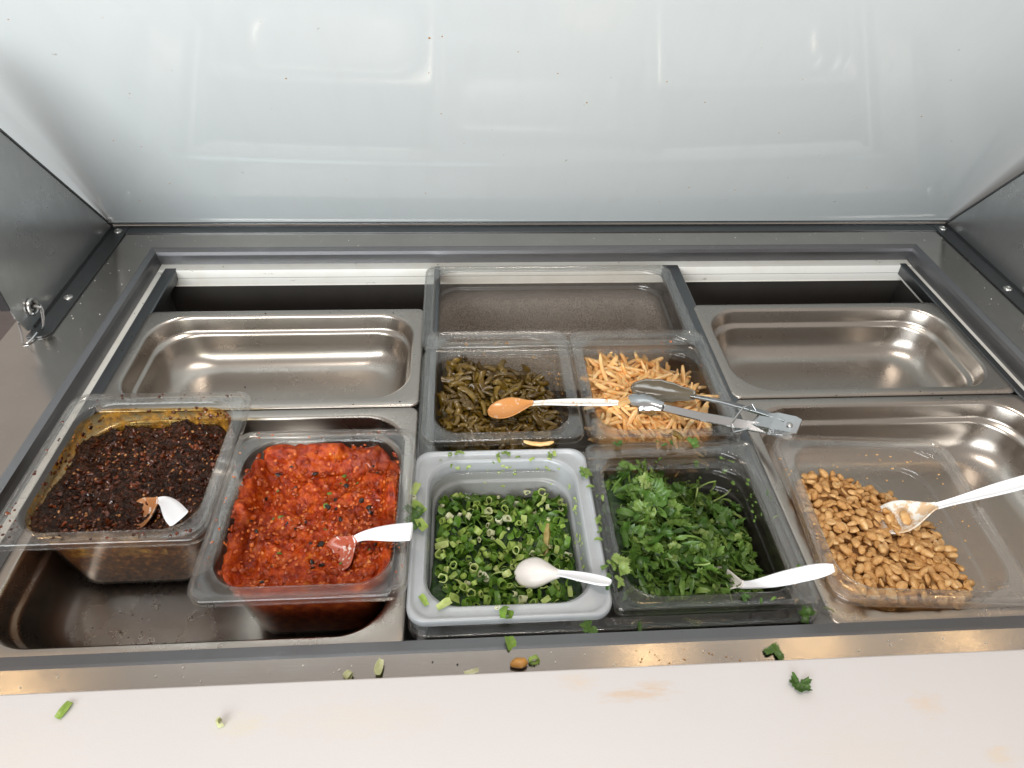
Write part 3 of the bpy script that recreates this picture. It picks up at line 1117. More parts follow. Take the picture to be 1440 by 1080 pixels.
def stuff_pile(root, pan, mats, meshes, n, size, h, ins, lift, tilt, seed, name='lower_pieces', wall=0, scale=(.85, 1.1)):
    """pieces under the top layer and against the walls, one joined part"""
    rs = random.Random(seed)
    bm = bmesh.new()
    for i in range(n):
        for _ in range(30):
            x, y = rs.uniform(-size[0] / 2, size[0] / 2), rs.uniform(-size[1] / 2, size[1] / 2)
            if inside(x, y, size[0], size[1], ins):
                break
        if i < wall:                       # push outwards to the wall, any depth
            a = rs.uniform(0, 6.283)
            zt = h(x, y)
            z = rs.uniform(-94, max(-90, zt))
            k = 1.0
            ww = wall_inset(z) + 4.0
            while inside(x * k, y * k, size[0], size[1], ww, 26) and k < 30:
                k *= 1.06
            x, y = x * k / 1.06, y * k / 1.06
            z = min(z, h(x, y) - 1)
            rot = Euler((rs.uniform(0, 6), rs.uniform(0, 6), rs.uniform(0, 6))).to_matrix()
        else:
            z = h(x, y) + rs.uniform(*lift)
            rot = slope_rot(h, x, y, rs, tilt)
        me = rs.choice(meshes)
        k0 = len(bm.verts)
        bm.from_mesh(me)
        bm.verts.ensure_lookup_table()
        mt = Matrix.Translation(Vector((x, y, z + 98.5)) * S) @ rot.to_4x4() @ Matrix.Scale(rs.uniform(*scale), 4)
        bmesh.ops.transform(bm, matrix=mt, verts=bm.verts[k0:])
    for fc in bm.faces:
        fc.smooth = True
    me = bpy.data.meshes.new(name)
    bm.to_mesh(me)
    bm.free()
    me.materials.append(M[mats])
    o = link(name, me, root)
    o['kind'] = 'stuff'
    return o


def sm(a, b, x):
    t = max(0.0, min(1.0, (x - a) / (b - a)))
    return t * t * (3 - 2 * t)


# --- peanuts
SZ_N = (163, 176)


def h_nut(x, y):
    u = x / 55
    v_ = y / 60
    return -32 - 10 * sm(0.15, 1.9, u + v_ * 0.45) - 14 * sm(.4, 1.4, .7 * u + .8 * v_) + 8 * sm(-.2, 1, -u) - 2 * v_ + 3.0 * fbm(x, y, 0.045, 3.1)


root = mass('peanut_bed', NUT, SZ_N, lambda x, y: h_nut(x, y) - 8, 'peanut_core', 'bed of roasted peanuts filling the lower tub beneath the loose kernels', 'peanuts', rings=24)
stuff_pile(root, NUT, 'peanut', peanuts, 460, SZ_N, h_nut, 25, (-8, -4), .35, 11, wall=240)
pile(NUT, SZ_N, h_nut, [(peanuts, 1, 'peanut', 'loose roasted peanut kernel lying on the heap in its clear tub', 'peanut', 'roasted peanuts in the tub')], 300, 6.0, 22, (-3.5, 2.5), .5, 21, (.56, .88))

# --- beans
SZ_B = (163, 178)


def h_bean(x, y):
    return -36 + 16 * sm(0.0, 1.0, -x / 50) - 11 * sm(.2, 1, x / 45) * sm(-.4, 1, y / 50) - 9 * math.exp(-((x - 8) / 16) ** 2 - ((y - 42) / 14) ** 2) + 4.5 * fbm(x, y, 0.04, 8.3)


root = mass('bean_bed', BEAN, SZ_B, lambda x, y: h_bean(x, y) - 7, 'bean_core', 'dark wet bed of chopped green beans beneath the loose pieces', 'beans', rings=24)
stuff_pile(root, BEAN, 'bean', beans, 300, SZ_B, h_bean, 27, (-9, -3), .4, 12, wall=130)
pile(BEAN, SZ_B, h_bean, [(beans, 1, 'bean_piece', 'olive green bean piece glistening in the clear tub', 'bean piece', 'chopped green beans')], 290, 6.0, 25, (-3, 4), .5, 22, (.62, 1.05))

# --- turnip sticks
SZ_T = (160, 176)


def h_tur(x, y):
    return -28 + 12 * sm(0, 1, -x / 55) - 14 * sm(.3, 1, x / 50) * sm(-.2, 1, y / 60) - 4 * y / 70 + 5 * fbm(x, y, 0.035, 5.7)


root = mass('turnip_bed', TURN, SZ_T, lambda x, y: h_tur(x, y) - 6, 'pickle_core', 'bed of pale orange pickled turnip beneath the loose sticks', 'turnip', rings=24)
stuff_pile(root, TURN, 'pickle', sticks, 260, SZ_T, h_tur, 32, (-8, -2), .25, 13, wall=110, scale=(.6, .9))
pile(TURN, SZ_T, h_tur, [(sticks, 1, 'turnip_stick', 'pale orange pickled turnip stick in the clear tub', 'turnip stick', 'pickled turnip sticks')], 290, 5.5, 27, (-2, 4.5), .32, 23, (.65, 1.15))

# --- scallions
SZ_S = (161, 176)


def h_sca(x, y):
    return -36 + 12 * sm(.1, 1, -x / 60) + 12 * sm(0, 1, -y / 60) - 8 * sm(.4, 1, y / 60) + 6 * sm(.2, 1, x / 60) + 6 * math.exp(-((x - 46) / 14) ** 2 - ((y - 45) / 16) ** 2) + 5 * fbm(x, y, 0.04, 2.2)


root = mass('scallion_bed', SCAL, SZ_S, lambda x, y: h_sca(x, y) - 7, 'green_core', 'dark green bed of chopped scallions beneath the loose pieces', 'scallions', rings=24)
stuff_pile(root, SCAL, 'scallion_dark', scal_dark, 420, SZ_S, h_sca, 27, (-9, -2), .8, 14, wall=160)
GS = 'chopped scallion pieces'
pile(SCAL, SZ_S, h_sca, [(scal_dark, 4, 'scallion_piece', 'dark green chopped scallion piece in the frosted tub', 'scallion piece', GS),
                         (scal_light, 5.2, 'scallion_piece', 'light green chopped scallion piece in the frosted tub', 'scallion piece', GS),
                         (scal_pale, 1.1, 'scallion_piece', 'whitish scallion base piece among green ones in the frosted tub', 'scallion piece', GS),
                         (cil_leaf, .8, 'cilantro_leaf', 'stray cilantro leaf mixed into the scallions', 'leaf', 'stray cilantro leaves')],
     300, 6.0, 23, (-2, 6), .95, 24, (.5, 1.05))

# --- cilantro
SZ_C = (166, 178)


def h_cil(x, y):
    rgt = sm(-.25, .75, (x / 62) + (y / 120))
    return -16 - 26 * rgt + 16 * math.exp(-((x + 30) / 34) ** 2 - ((y - 42) / 34) ** 2) * (1 - rgt) - 6 * sm(0, 1, -y / 60) + 6 * fbm(x, y, 0.03, 6.6) + 12 * math.exp(-((x - 42) / 16) ** 2 - ((y + 6) / 18) ** 2)


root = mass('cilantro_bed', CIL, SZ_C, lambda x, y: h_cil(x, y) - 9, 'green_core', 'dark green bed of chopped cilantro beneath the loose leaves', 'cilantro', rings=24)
stuff_pile(root, CIL, 'cilantro', cil_leaf + cil_strip, 420, SZ_C, h_cil, 30, (-10, -1), .8, 15, wall=120)
GC = 'chopped cilantro'
pile(CIL, SZ_C, h_cil, [(cil_leaf, 4, 'cilantro_leaf', 'dark green cilantro leaf on the heap in the square-cornered tub', 'leaf', GC),
                        (cil_leaf_l, 2.2, 'cilantro_leaf', 'lighter green cilantro leaf on the heap in the square-cornered tub', 'leaf', GC),
                        (cil_strip, 5, 'cilantro_piece', 'curled strip of cut cilantro on the heap in the square-cornered tub', 'leaf', GC),
                        (cil_stem, .9, 'cilantro_sprig', 'thin pale cilantro stem on the heap in the square-cornered tub', 'stem', GC)],
     300, 6.5, 23, (-2, 9), .75, 25, (.65, 1.15))

# --- salsa
SZ_A = (163, 176)


def h_sal(x, y):
    a, b = SZ_A[0] / 2 - 20, SZ_A[1] / 2 - 20
    e = max(abs(x) / a, abs(y) / b)
    rim_ = sm(.80, 1.0, e)
    up = 0.8 + 0.9 * noise.noise(Vector((math.atan2(y, x) * 2.2, 3.3, 0)))
    side = 1.0 if y > 0 else 0.55
    return -25 + 24 * rim_ * min(1, max(.35, up)) * side + 5 * fbm(x, y, 0.03, 1.4) + 3.6 * fbm(x, y, 0.09, 4.4) + 1.2 * fbm(x, y, 0.32, 7.7) - 9 * math.exp(-((x - 20) / 20) ** 2 - ((y + 33) / 16) ** 2)


salsa = mass('red_salsa', SAL, SZ_A, h_sal, 'salsa', 'chunky red tomato salsa smeared up its tub walls', 'salsa', rings=80, side='salsa_side')


def bits(root, h, size, ins, n, seed, gen, mat, name, lift=(0, 1), zoff=98.5, tilt=.5):
    rs = random.Random(seed)
    V, F = [], []
    for i in range(n):
        for _ in range(30):
            x, y = rs.uniform(-size[0] / 2, size[0] / 2), rs.uniform(-size[1] / 2, size[1] / 2)
            if inside(x, y, size[0], size[1], ins):
                break
        z = h(x, y) + rs.uniform(*lift) + zoff
        v, f = gen(rs)
        r_ = slope_rot(h, x, y, rs, tilt)
        v = [tuple(r_ @ Vector(p) + Vector((x, y, z))) for p in v]
        V, F = V + [], F
        o = len(V)
        V.extend(v)
        F.extend(tuple(q + o for q in t) for t in f)
    o = obj(name, V, F, mat, root, angle=60)
    o['kind'] = 'stuff'
    return o


def seed_gen(a, b, c):
    def g(rs):
        k = rs.uniform(.7, 1.25)
        return ellipsoid(a * k, b * k, c * k, 7, 4)
    return g


def chunk_gen(lo, hi, flat=.6):
    def g(rs):
        k = rs.uniform(lo, hi)
        v, f = ellipsoid(k, k * rs.uniform(.5, .9), k * flat, 7, 4)
        return wob(v, k * .6, .9 / k, rs.uniform(0, 50)), f
    return g


bits(salsa, h_sal, SZ_A, 21, 330, 31, seed_gen(1.7, 1.5, .75), 'salsa_seed', 'seeds', (-.2, .6))
bits(salsa, h_sal, SZ_A, 22, 300, 32, chunk_gen(1.2, 3.8), 'salsa_chunk', 'tomato_chunks', (-.8, .6))
bits(salsa, h_sal, SZ_A, 24, 34, 33, chunk_gen(1.6, 3.6, .5), 'char', 'char_flecks', (-.2, .8))
bits(salsa, h_sal, SZ_A, 30, 14, 34, chunk_gen(1.5, 3.2, .3), 'cilantro', 'herb_flecks', (0, 1))

# --- chili paste
SZ_H = (170, 176)


def h_chi(x, y):
    a, b = SZ_H[0] / 2 - 20, SZ_H[1] / 2 - 20
    e = max(abs(x) / a, abs(y) / b)
    return -25 - 5 * y / 68 + 8 * sm(.82, 1, e) * max(0, .3 + noise.noise(Vector((math.atan2(y, x) * 2.0, 9.1, 0)))) + 5 * sm(.3, 1, -x / 60) * sm(0, 1, -y / 60) + 3 * fbm(x, y, 0.04, 11.4) + 3.2 * fbm(x, y, 0.13, 2.4) + 1.3 * fbm(x, y, 0.4, 5.7) - 9 * math.exp(-((x - 14) / 18) ** 2 - ((y + 44) / 16) ** 2)


chili = mass('chili_paste', CHI, SZ_H, h_chi, 'chili', 'dark oily chili paste full of flakes and seeds', 'chili paste', rings=80, side='chili_side')
bits(chili, h_chi, SZ_H, 23, 560, 41, chunk_gen(.9, 3.6, .45), 'chili_flake', 'flakes', (-.3, 1.2), tilt=.9)
bits(chili, h_chi, SZ_H, 24, 130, 42, seed_gen(1.3, 1.1, .6), 'chili_seed', 'seeds', (0, 1.2))


def wall_film(root, pan, size, z_lo, z_hi, mat, name, arc):
    """thin oily film on the inner wall of a tub"""
    loops = []
    nn = 10
    idx = [i for i in range(4 * (nn + 1))]
    zz = [z_lo + (z_hi - z_lo) * i / 6 for i in range(7)]
    for z in zz:
        ins = wall_inset(z) + 0.45
        loops.append([(x, y, z + 98.5) for x, y in rr(size[0] - 2 * ins, size[1] - 2 * ins, 27, nn)])
    v, f = loft(loops)
    f = [q for q in f if arc(*[sum(v[i][k] for i in q) / 4 for k in range(2)])]
    o = obj(name, v, f, mat, root, angle=180)
    return o


wall_film(chili, CHI, SZ_H, -46, -7, 'oil', 'oil_film', lambda x, y: x < 20 or y > 0)


def wall_bits(root, size, n, seed, gen, mat, name, zr, angs):
    rs = random.Random(seed)
    V, F = [], []
    for i in range(n):
        a = rs.gauss(*rs.choice(angs))
        z = zr[1] - abs(rs.gauss(0, (zr[1] - zr[0]) / 2))
        ins = wall_inset(min(-2, z)) + .6
        k = 20.0
        while inside(k * math.cos(a), k * math.sin(a), size[0], size[1], ins):
            k += 0.8
        x, y = k * math.cos(a), k * math.sin(a)
        nrm = Vector((-math.cos(a), -math.sin(a), .3)).to_track_quat('Z', 'Y').to_matrix()
        v, f = gen(rs)
        o = len(V)
        V.extend(tuple(nrm @ Vector(p) + Vector((x, y, z + 98.5))) for p in v)
        F.extend(tuple(q + o for q in t) for t in f)
    o = obj(name, V, F, mat, root, angle=60)
    o['kind'] = 'stuff'
    return o


wall_bits(chili, SZ_H, 170, 51, chunk_gen(.9, 2.8, .4), 'chili_flake', 'wall_splashes', (-34, -8), ((1.1, .35), (2.6, .5), (3.4, .4), (.7, .2)))
wall_bits(chili, SZ_H, 40, 52, seed_gen(1.4, 1.2, .6), 'chili_seed', 'wall_seeds', (-34, -8), ((1.0, .4), (2.9, .5)))
wall_bits(salsa, SZ_A, 130, 53, chunk_gen(1.2, 3.4, .5), 'salsa_chunk', 'wall_splashes', (-26, -6), ((1.57, .7), (0.1, .35), (3.0, .4)))
wall_bits(salsa, SZ_A, 90, 54, seed_gen(1.5, 1.3, .7), 'salsa_seed', 'wall_seeds', (-26, -6), ((1.57, .7), (0.1, .35), (3.0, .4)))


def bed(n):
    return bpy.data.objects[n]


wall_bits(bed('scallion_bed'), SZ_S, 46, 55, chunk_gen(.8, 2.6, .3), 'scallion_light', 'wall_scraps', (-34, -6), ((1.57, .6), (0.2, .4)))
wall_bits(bed('cilantro_bed'), SZ_C, 40, 56, chunk_gen(.8, 2.6, .25), 'cilantro', 'wall_scraps', (-40, -6), ((1.2, .5), (0.1, .5)))
wall_bits(bed('bean_bed'), SZ_B, 26, 57, chunk_gen(.6, 1.8, .5), 'crumb', 'wall_scraps', (-34, -8), ((1.3, .5), (0.2, .4)))
wall_bits(bed('turnip_bed'), SZ_T, 24, 58, chunk_gen(.6, 2.0, .4), 'salsa_seed', 'wall_scraps', (-34, -6), ((1.57, .6), (2.6, .4)))
wall_bits(bed('peanut_bed'), SZ_N, 34, 59, chunk_gen(.4, 1.3, .5), 'peanut', 'wall_scraps', (-50, -8), ((1.2, .5), (0.2, .4)))

# ------------------------------------------------------------------ spoons and tongs
def bowl_vf(o, d, up, L, W, depth, scallop=0.0, nx=22, ny=12, neck=3.4):
    d, s, u = basis(d, up)
    o = Vector(o)
    v = []
    for i in range(nx + 1):
        t = i / nx
        if t > .58:
            wd = W * math.sqrt(max(0.0, 1 - ((t - .58) / .42) ** 2))
        else:
            wd = neck + (W - neck) * sm(0, 1, t / .58) ** 0.8
        wd = max(wd, .25)
        pr = math.sin(math.pi * min(1, max(0, t * 0.97 + .015))) ** 0.75
        if scallop:
            wd *= 1 + scallop * abs(math.sin(t * math.pi * 4.5))
        for j in range(ny + 1):
            q = -1 + 2 * j / ny
            z = -depth * pr * (1 - q * q) + (1.6 * (1 - t) ** 3)
            v.append(tuple(o + d * (L * t) + s * (wd * q) + u * z))
    f = []
    for i in range(nx):
        for j in range(ny):
            a = i * (ny + 1) + j
            f.append((a, a + 1, a + ny + 2, a + ny + 1))
    return v, f


def handle_vf(pts, widths, th, up, channel=1.2):
    loops = []
    m = len(pts)
    for i, p in enumerate(pts):
        a, b = pts[max(0, i - 1)], pts[min(m - 1, i + 1)]
        d, s, u = basis(b - a, up)
        wd = widths[i]
        L = []
        for q, z in ((-1, 0), (-.82, th * .5 + channel * .35), (-.5, th * .5 - channel * .2), (0, th * .5 - channel * .45), (.5, th * .5 - channel * .2), (.82, th * .5 + channel * .35), (1, 0),
                     (.8, -th * .7), (.45, -th * .9), (0, -th), (-.45, -th * .9), (-.8, -th * .7)):
            L.append(tuple(p + s * (wd * q) + u * z))
        loops.append(L)
    return loft(loops, cap0=True, cap1=True)


def spoon(label, tip, neck, end, mat_bowl, mat_handle, up=(0, 0, 1), bup=None, W=14.5, depth=7.5, endw=3.0, midw=5.4, square=False, thick=1.5, group=None):
    tip, neck, end = Vector(tip), Vector(neck), Vector(end)
    p = thing('plastic_spoon', label, 'spoon', tuple(neck), group=group)
    z0 = Vector((0, 0, 0))
    db = tip - neck
    dh = end - neck
    v, f = bowl_vf(z0, db, bup or up, db.length, W, depth)
    o = obj('bowl', v, f, mat_bowl, p, angle=180)
    md = o.modifiers.new('thickness', 'SOLIDIFY')
    md.thickness = 1.1 * S
    md.offset = 0
    L = dh.length
    pts = bez(z0 + db.normalized() * 2, z0 - db.normalized() * L * .12 + dh * .05, dh * .55 + Vector((0, 0, L * .02)), dh, 22)
    ws = []
    for i in range(23):
        t = i / 22
        if square:
            ws.append(3.4 + (midw - 3.4) * sm(0, .9, t))
        else:
            ws.append((3.4 + (midw - 3.4) * sm(.1, .65, t)) * (1 if t < .8 else math.sqrt(max(.02, 1 - ((t - .8) / .2) ** 2 * (1 - (endw / midw) ** 2)))))
    v, f = handle_vf(pts, ws, thick, up, 0.4 if square else 1.2)
    obj('handle', v, f, mat_handle, p, angle=55, fixn=True)
    return p


spoon('white plastic spoon with oily orange bowl lying across the beans', (69, 262, -10), (117, 255, 6), (201, 234, 24), 'spoon_oily', 'spoon_specked', W=15.5)
spoon('white plastic spoon turned bowl down on the scallions', (86, 62, -9), (122, 52, 3), (157, 26, 28), 'spoon_beige', 'spoon_white', bup=(-.15, .25, -1), W=13.5, depth=7, midw=5.2)
spoon('white plastic spoon stuck into the cilantro', (246, 62, -22), (273, 36, 1), (328, 20, 47), 'spoon_beige', 'spoon_white', up=(.1, -.3, 1), W=13, depth=6, midw=6)
spoon('white plastic spoon scooping up roasted peanuts', (413, 96, -3), (459, 91, 27), (568, 92, 74), 'spoon_dusty', 'spoon_white', W=17, depth=7, midw=6.5)
spoon('white plastic spoon sunk in the chili paste, its square handle end up', (-245, 114, 8), (-218, 126, 22), (-184, 89, 43), 'spoon_brown', 'spoon_white', up=(-.1, -.2, 1), bup=(-.3, -.2, 1), W=15, midw=8.6, square=True)
spoon('white plastic spoon dipped in red salsa, its square handle end over the rim', (-70, 68, 4), (-46, 81, 20), (3, 62, 53), 'spoon_red', 'spoon_white', up=(-.3, -.4, 1), W=15, midw=7.2, square=True)

# tongs
HINGE = Vector((356, 186, 36))
tg = thing('tongs', 'small steel tongs with scalloped tips resting on the turnip tub', 'tongs', tuple(HINGE))


def strap(pts, w0, w1, up, mat, name, th=1.0):
    pts = [Vector(p) - HINGE for p in pts]
    c = []
    for a, b in zip(pts, pts[1:]):
        for k in range(4):
            c.append(a + (b - a) * k / 4)
    c.append(pts[-1])
    loops = []
    m = len(c)
    for i, p in enumerate(c):
        a, b = c[max(0, i - 1)], c[min(m - 1, i + 1)]
        d, s, u = basis(b - a, up)
        wd = (w0 + (w1 - w0) * i / (m - 1)) / 2
        L = []
        for q, z in ((-1, -2.6), (-1.0, -.6), (-.85, 0), (.85, 0), (1, -.6), (1.0, -2.6), (.86, -2.6), (.8, -th), (-.8, -th), (-.86, -2.6)):
            L.append(tuple(p + s * wd * q + u * z))
        loops.append(L)
    v, f = loft(loops, cap0=True, cap1=True)
    return obj(name, v, f, mat, tg, angle=35, fixn=True)


upA = Vector((.1, .3, .95))
upB = Vector((-.1, -.55, .83))
aA = strap([(357, 193, 37), (334, 215, 30), (310, 238, 21), (286, 258, 11)], 11, 8, upA, 'bright_steel', 'arm')
aB = strap([(351, 181, 33), (318, 199, 25), (283, 222, 15), (250, 246, 6)], 11, 8, upB, 'bright_steel', 'arm')
for arm, n0, tp, upv, dep, mt in ((aA, (289, 256, 12), (226, 282, 2), (.1, -.75, .65), 6, 'tong_food'), (aB, (253, 244, 7), (216, 268, -4), (0.05, -.45, .9), -6.5, 'bright_steel')):
    n0, tp = Vector(n0), Vector(tp)
    v, f = bowl_vf(n0 - HINGE, tp - n0, upv, (tp - n0).length, 11.5, dep, 0.10, 30, 12, 5)
    if mt == 'tong_food':
        M['tong_food'] = stained_spoon('tong_food', (0.06, 0.04, 0.014), .95, 120)
    o = obj('scalloped_tip', v, f, mt, arm, angle=60)
    md = o.modifiers.new('thickness', 'SOLIDIFY')
    md.thickness = .9 * S
    md.offset = 0
v, f = loft([[tuple(Vector(q) - HINGE) for q in L] for L in (
    [(338, 206, 31), (326, 196, 28), (326, 195, 25.5), (338, 205, 28.5)],
    [(352, 201, 38), (338, 184, 34), (338, 183, 26), (352, 199, 30)],
    [(366, 192, 41), (355, 176, 36), (355, 175, 27), (366, 190, 32)],
    [(370, 188, 40.5), (360, 174, 36), (360, 173, 28), (370, 186, 33)])], cap0=True, cap1=True)
hg = obj('hinge', v, f, 'bright_steel', tg, smooth=False, fixn=True)
v, f = ellipsoid(3, 3, 1.6, 12, 6)
obj('rivet', [(a + 1, b - 2, c + 2.2) for a, b, c in v], f, 'screw_steel', hg)
ring_pts = [(331, 217, 35), (337, 208, 28), (322, 193, 24.5), (311, 196, 17), (309, 203, 23), (322, 213, 35)]
v, f = tube([tuple(Vector(q) - HINGE) for q in ring_pts], 1.0, 8, True)
obj('locking_ring', v, f, 'bright_steel', tg)

# a few things in and on spoons
rs = random.Random(77)
for k, (x, y, z) in enumerate(((437, 92, 10), (430, 87, 5), (428, 97, 4))):
    put(peanuts[k + 2], 'peanut', Matrix.Translation(Vector((x, y, z)) * S) @ Euler((rs.uniform(-.4, .4), rs.uniform(-.4, .4), rs.uniform(0, 6))).to_matrix().to_4x4(), 'roasted peanut kernel lying in the bowl of the dusty spoon', 'peanut', 'peanuts in the spoon')

# dry stalk standing in the scallions
v, f = tube([(0, 0, 0), (3, 12, 4), (5, 26, 9), (7, 37, 10)], [3.2, 3.0, 3.4, 2.6], 10)
o = obj('scallion_stalk', wob(v, .8, .15, 2), f, 'dry_stalk')
o.location = Vector((113, 78, -26)) * S
tag(o, 'yellowish dry stalk sticking out of the scallions', 'stalk')


# ------------------------------------------------------------------ stray bits
def leaf_at(mesh, name, x, y, z, rz, k, label, cat, group=None, rx=0.0, ry=0.0):
    return put(mesh, name, Matrix.Translation(Vector((x, y, z)) * S) @ Euler((rx, ry, math.radians(rz))).to_matrix().to_4x4() @ Matrix.Scale(k, 4), label, cat, group)


leaf_at(cil_leaf[0], 'cilantro_leaf', 274, -61, 33.5, 250, .62, 'single dark cilantro leaf lying on the white cutting board', 'leaf')
leaf_at(scal_light[1], 'scallion_piece', -216, -56, 34.0, 70, .8, 'bright green scallion piece on the cutting board', 'scallion piece')
leaf_at(scal_pale[3], 'scallion_piece', -113, -69, 34.5, 30, .9, 'pale yellowish scallion curl on the cutting board', 'scallion piece')
leaf_at(scal_pale[0], 'scallion_piece', -38, -36, 22.5, 40, .9, 'pale green scallion piece on the steel strip by the board', 'scallion piece', None, 1.2)
leaf_at(strip_mesh('scallion_shred', 12, 6, .8, .5, 'scallion_pale', .4, 3), 'scallion_shred', -17, -32, 24, 80, 1, 'white scallion shred on the steel strip by the board', 'scallion piece', None, .5)
leaf_at(strip_mesh('scallion_shred', 14, 5, 1.5, .9, 'scallion_pale', .4, 8), 'scallion_shred', 48, -38, 23, 10, .8, 'small white scallion shred touching the board edge', 'scallion piece')
leaf_at(scal_dark[3], 'scallion_piece', 77, -16, 21, 100, 1.0, 'folded dark green scallion leaf hanging over the steel lip', 'scallion piece', None, .5)
v, f = ellipsoid(6.5, 4, 3, 10, 6)
o = obj('crust_crumb', wob(v, 1.5, .3, 4), f, 'crumb')
o.location = Vector((82, -33, 23)) * S
tag(o, 'orange brown crust crumb on the steel strip', 'crumb')
leaf_at(scal_light[0], 'scallion_piece', 93, -31, 22.5, 15, .8, 'light green scallion ring beside the orange crumb', 'scallion piece', None, 1.4)
leaf_at(cil_leaf[2], 'cilantro_leaf', 269, -33, 22, 60, .6, 'small cilantro leaf at the front steel edge past the crumb', 'leaf')
leaf_at(cil_leaf[1], 'cilantro_leaf', 140, 1, 8, 200, .75, 'dark cilantro leaf on the outer pan rim under the scallion tub', 'leaf', None, .3)
leaf_at(cil_strip[1], 'cilantro_piece', 178, -1, 8, 80, .9, 'cilantro strip hanging below the square-cornered tub', 'leaf', None, .2)
leaf_at(cil_leaf[3], 'cilantro_leaf', 314, 2, 8, 130, .95, 'cilantro leaf stuck at the corner of the peanut steel pan', 'leaf')
leaf_at(cil_stem[0], 'cilantro_sprig', 335, 10, 3, -25, .6, 'thin dark stem lying on the steel pan corner', 'stem')
leaf_at(cil_leaf[4], 'cilantro_leaf', 264, 181, 18.5, 20, .7, 'cilantro leaf on the rim between turnip and cilantro', 'leaf')
leaf_at(beans[1], 'bean_piece', 254, 196, 15.5, -50, .9, 'yellowish bean piece dropped on the turnip tub rim', 'bean piece')
leaf_at(sticks[1], 'turnip_stick', 116, 188, 15, -5, .75, 'turnip stick dropped between the bean and scallion tubs', 'turnip stick')
for k, (x, y, z, rz, sc_) in enumerate(((28, 20, 17, 30, 1.1), (12, 24, 17, 120, .8))):
    leaf_at(scal_light[3 if k else 5], 'scallion_piece', x, y, z, rz, sc_, 'light green leaf bit on the frosted tub rim near its front corner', 'scallion piece', 'bits on the frosted rim')
leaf_at(scal_dark[2], 'scallion_piece', 75, 9, 19, 60, .85, 'rolled green scallion piece on the front rim of the frosted tub', 'scallion piece', None, 1.0)
leaf_at(scal_pale[1], 'scallion_piece', 69, 14, 18.5, 20, .7, 'white scallion end next to the rolled green piece', 'scallion piece', None, .8)
for k, (x, y, z, rz, sc_) in enumerate(((1, 132, 21, 70, .8), (0, 121, 21, 30, .7), (4, 112, 21, 140, .9), (5, 98, 21, 200, .85), (8, 92, 21, 300, .9), (-2, 104, 21, 10, .7))):
    leaf_at((scal_light[1], scal_pale[2], scal_light[3], cil_leaf[5], scal_light[7], cil_leaf[2])[k], 'herb_bit', x, y, z, rz, sc_ * 1.3, 'green herb bit clumped on the rim between salsa and scallions', 'herb bit', 'herb bits by the salsa spoon')
for k in range(16):
    x, y = 161 + rs.gauss(0, 4), rs.uniform(20, 150)
    me = rs.choice([cil_strip[2], cil_strip[5], cil_leaf_l[0], cil_leaf_l[1], scal_light[1], cil_stem[1], cil_leaf[6]])
    leaf_at(me, 'herb_bit', x, y, 18.5 + rs.uniform(0, 1), rs.uniform(0, 360), rs.uniform(.3, .75), 'green herb bit on the rims between scallions and cilantro', 'herb bit', 'herb bits between the tubs')
leaf_at(cil_leaf_l[2], 'cilantro_leaf', 168, 46, 21, 20, 1.05, 'large yellowish leaf lying at the tip of the scallion spoon', 'leaf', None, .2, -.2)
for k in range(13):
    x, y = rs.uniform(20, 140), rs.uniform(160, 178)
    leaf_at(rs.choice([cil_strip[2], scal_light[0], scal_light[1], cil_leaf_l[0]]), 'herb_bit', x, y, 16.5, rs.uniform(0, 360), rs.uniform(.22, .5), 'small green bit on the back rim of the frosted tub', 'herb bit', 'bits on the frosted back rim')
for k in range(12):
    t = rs.random()
    x, y = (rs.uniform(175, 315), 183 + rs.uniform(-8, 3)) if t < .5 else ((rs.uniform(180, 310), rs.uniform(9, 18)) if t < .8 else (rs.uniform(316, 324), rs.uniform(20, 160)))
    leaf_at(rs.choice([cil_strip[0], cil_strip[3], cil_leaf[1], cil_stem[2]]), 'herb_bit', x, y, 17.0, rs.uniform(0, 360), rs.uniform(.2, .5), 'small cilantro bit on the rim of the square-cornered tub', 'herb bit', 'bits on the cilantro tub rim')


def crumbs(name, label, mat, places, n, seed, lo=.4, hi=1.3):
    r = random.Random(seed)
    V, F = [], []
    for i in range(n):
        x0, x1, y0, y1, z = r.choice(places)
        k = r.uniform(lo, hi)
        v, f = ellipsoid(k, k * r.uniform(.5, 1), k * .5, 6, 4)
        a = r.uniform(0, 6.28)
        px, py = r.uniform(x0, x1), r.uniform(y0, y1)
        o = len(V)
        V.extend((px + x * math.cos(a) - y * math.sin(a), py + x * math.sin(a) + y * math.cos(a), z + zz + k * .3) for x, y, zz in v)
        F.extend(tuple(q + o for q in t) for t in f)
    o = obj(name, V, F, mat)
    tag(o, label, 'crumbs', kind='stuff')
    return o


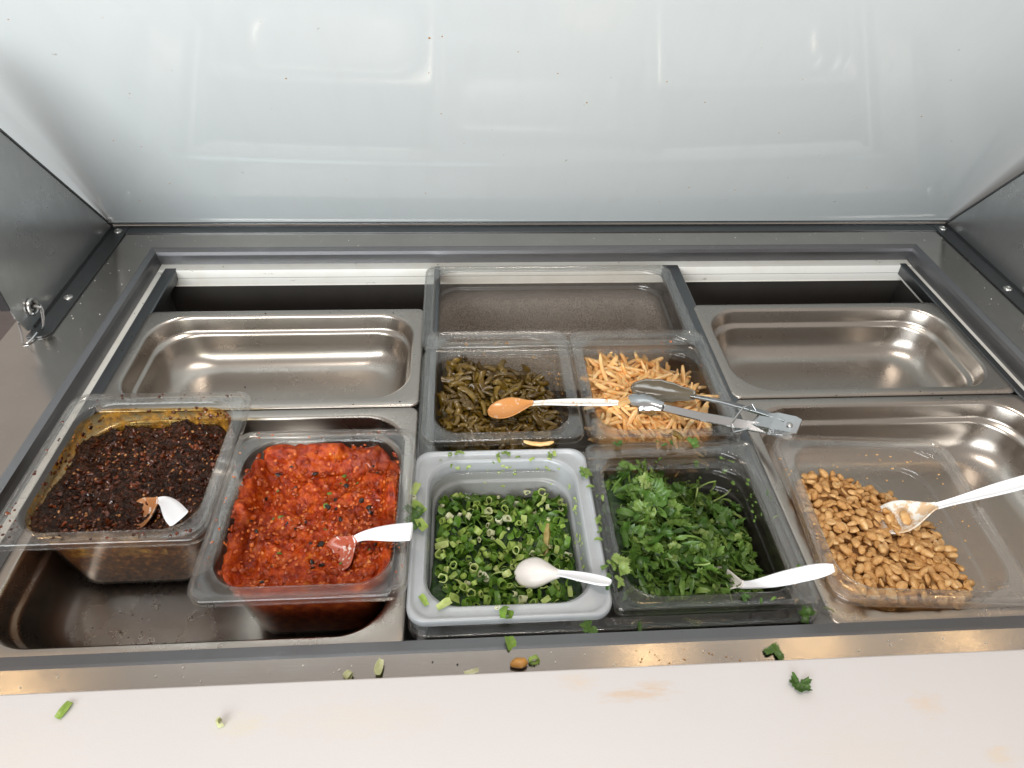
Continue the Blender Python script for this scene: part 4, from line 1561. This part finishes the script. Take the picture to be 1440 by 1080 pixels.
crumbs('chili_crumbs', 'dark chili crumbs stuck on the chili tub rim', 'chili_flake', [(-326, -316, 76, 235, 37.6), (-320, -175, 237, 244, 37.6), (-300, -200, 74, 80, 37.6), (-190, -165, 74, 110, 37.6), (-327, -310, 75, 100, 37.6)], 60, 61, .5, 2.0)
crumbs('salsa_crumbs', 'orange salsa seeds stuck on the salsa tub rim', 'salsa_seed', [(-10, -2, 30, 75, 36.6), (-150, -20, 182, 190, 36.6), (-158, -152, 30, 180, 36.6)], 40, 62, .5, 1.3)
crumbs('peanut_crumbs', 'tiny peanut crumbs on the peanut tub rim', 'peanut', [(330, 338, 5, 150, 36.6), (335, 470, 0, 8, 36.6)], 50, 63, .4, 1.2)
crumbs('counter_crumbs', 'tiny pale crumbs scattered over the steel counter', 'breaker', [(-440, -370, 330, 610, 20.1), (-400, 700, 556, 600, 20.1), (690, 752, 400, 600, 20.1), (-280, 460, -38, -24, 20.1)], 120, 64, .3, .9)
crumbs('dark_specks', 'dark food specks on bars, ledge and steel pan rims', 'char', [(-355, -336, 280, 530, -.8), (-330, 0, 428, 437, .2), (-340, 660, 534, 546, -1), (-320, -20, 250, 268, .2), (345, 660, 256, 268, .2), (20, 100, -36, -24, 20.1), (-300, -40, 300, 400, -63.2), (380, 640, 300, 400, -63.2), (-290, -190, 40, 70, -63.2)], 80, 65, .3, 1.1)
crumbs('brown_spill', 'dried brown spill specks on the front steel strip', 'crumb', [(130, 260, -38, -26, 20.1), (190, 240, -20, -12, 15.0)], 24, 66, .3, .9)

# flecks of dried food on the lid liner
r = random.Random(9)
V, F = [], []
for i in range(60):
    k = r.uniform(.3, 1.3)
    v, f = ellipsoid(k, .35, k * r.uniform(.4, 1), 6, 4)
    x, z = r.uniform(-560, 560), r.uniform(10, 420)
    o = len(V)
    V.extend((x + a, -.1 + b, z + c) for a, b, c in v)
    F.extend(tuple(q + o for q in t) for t in f)
o = obj('dried_flecks', V, F, 'crumb', lid)
o['kind'] = 'stuff'
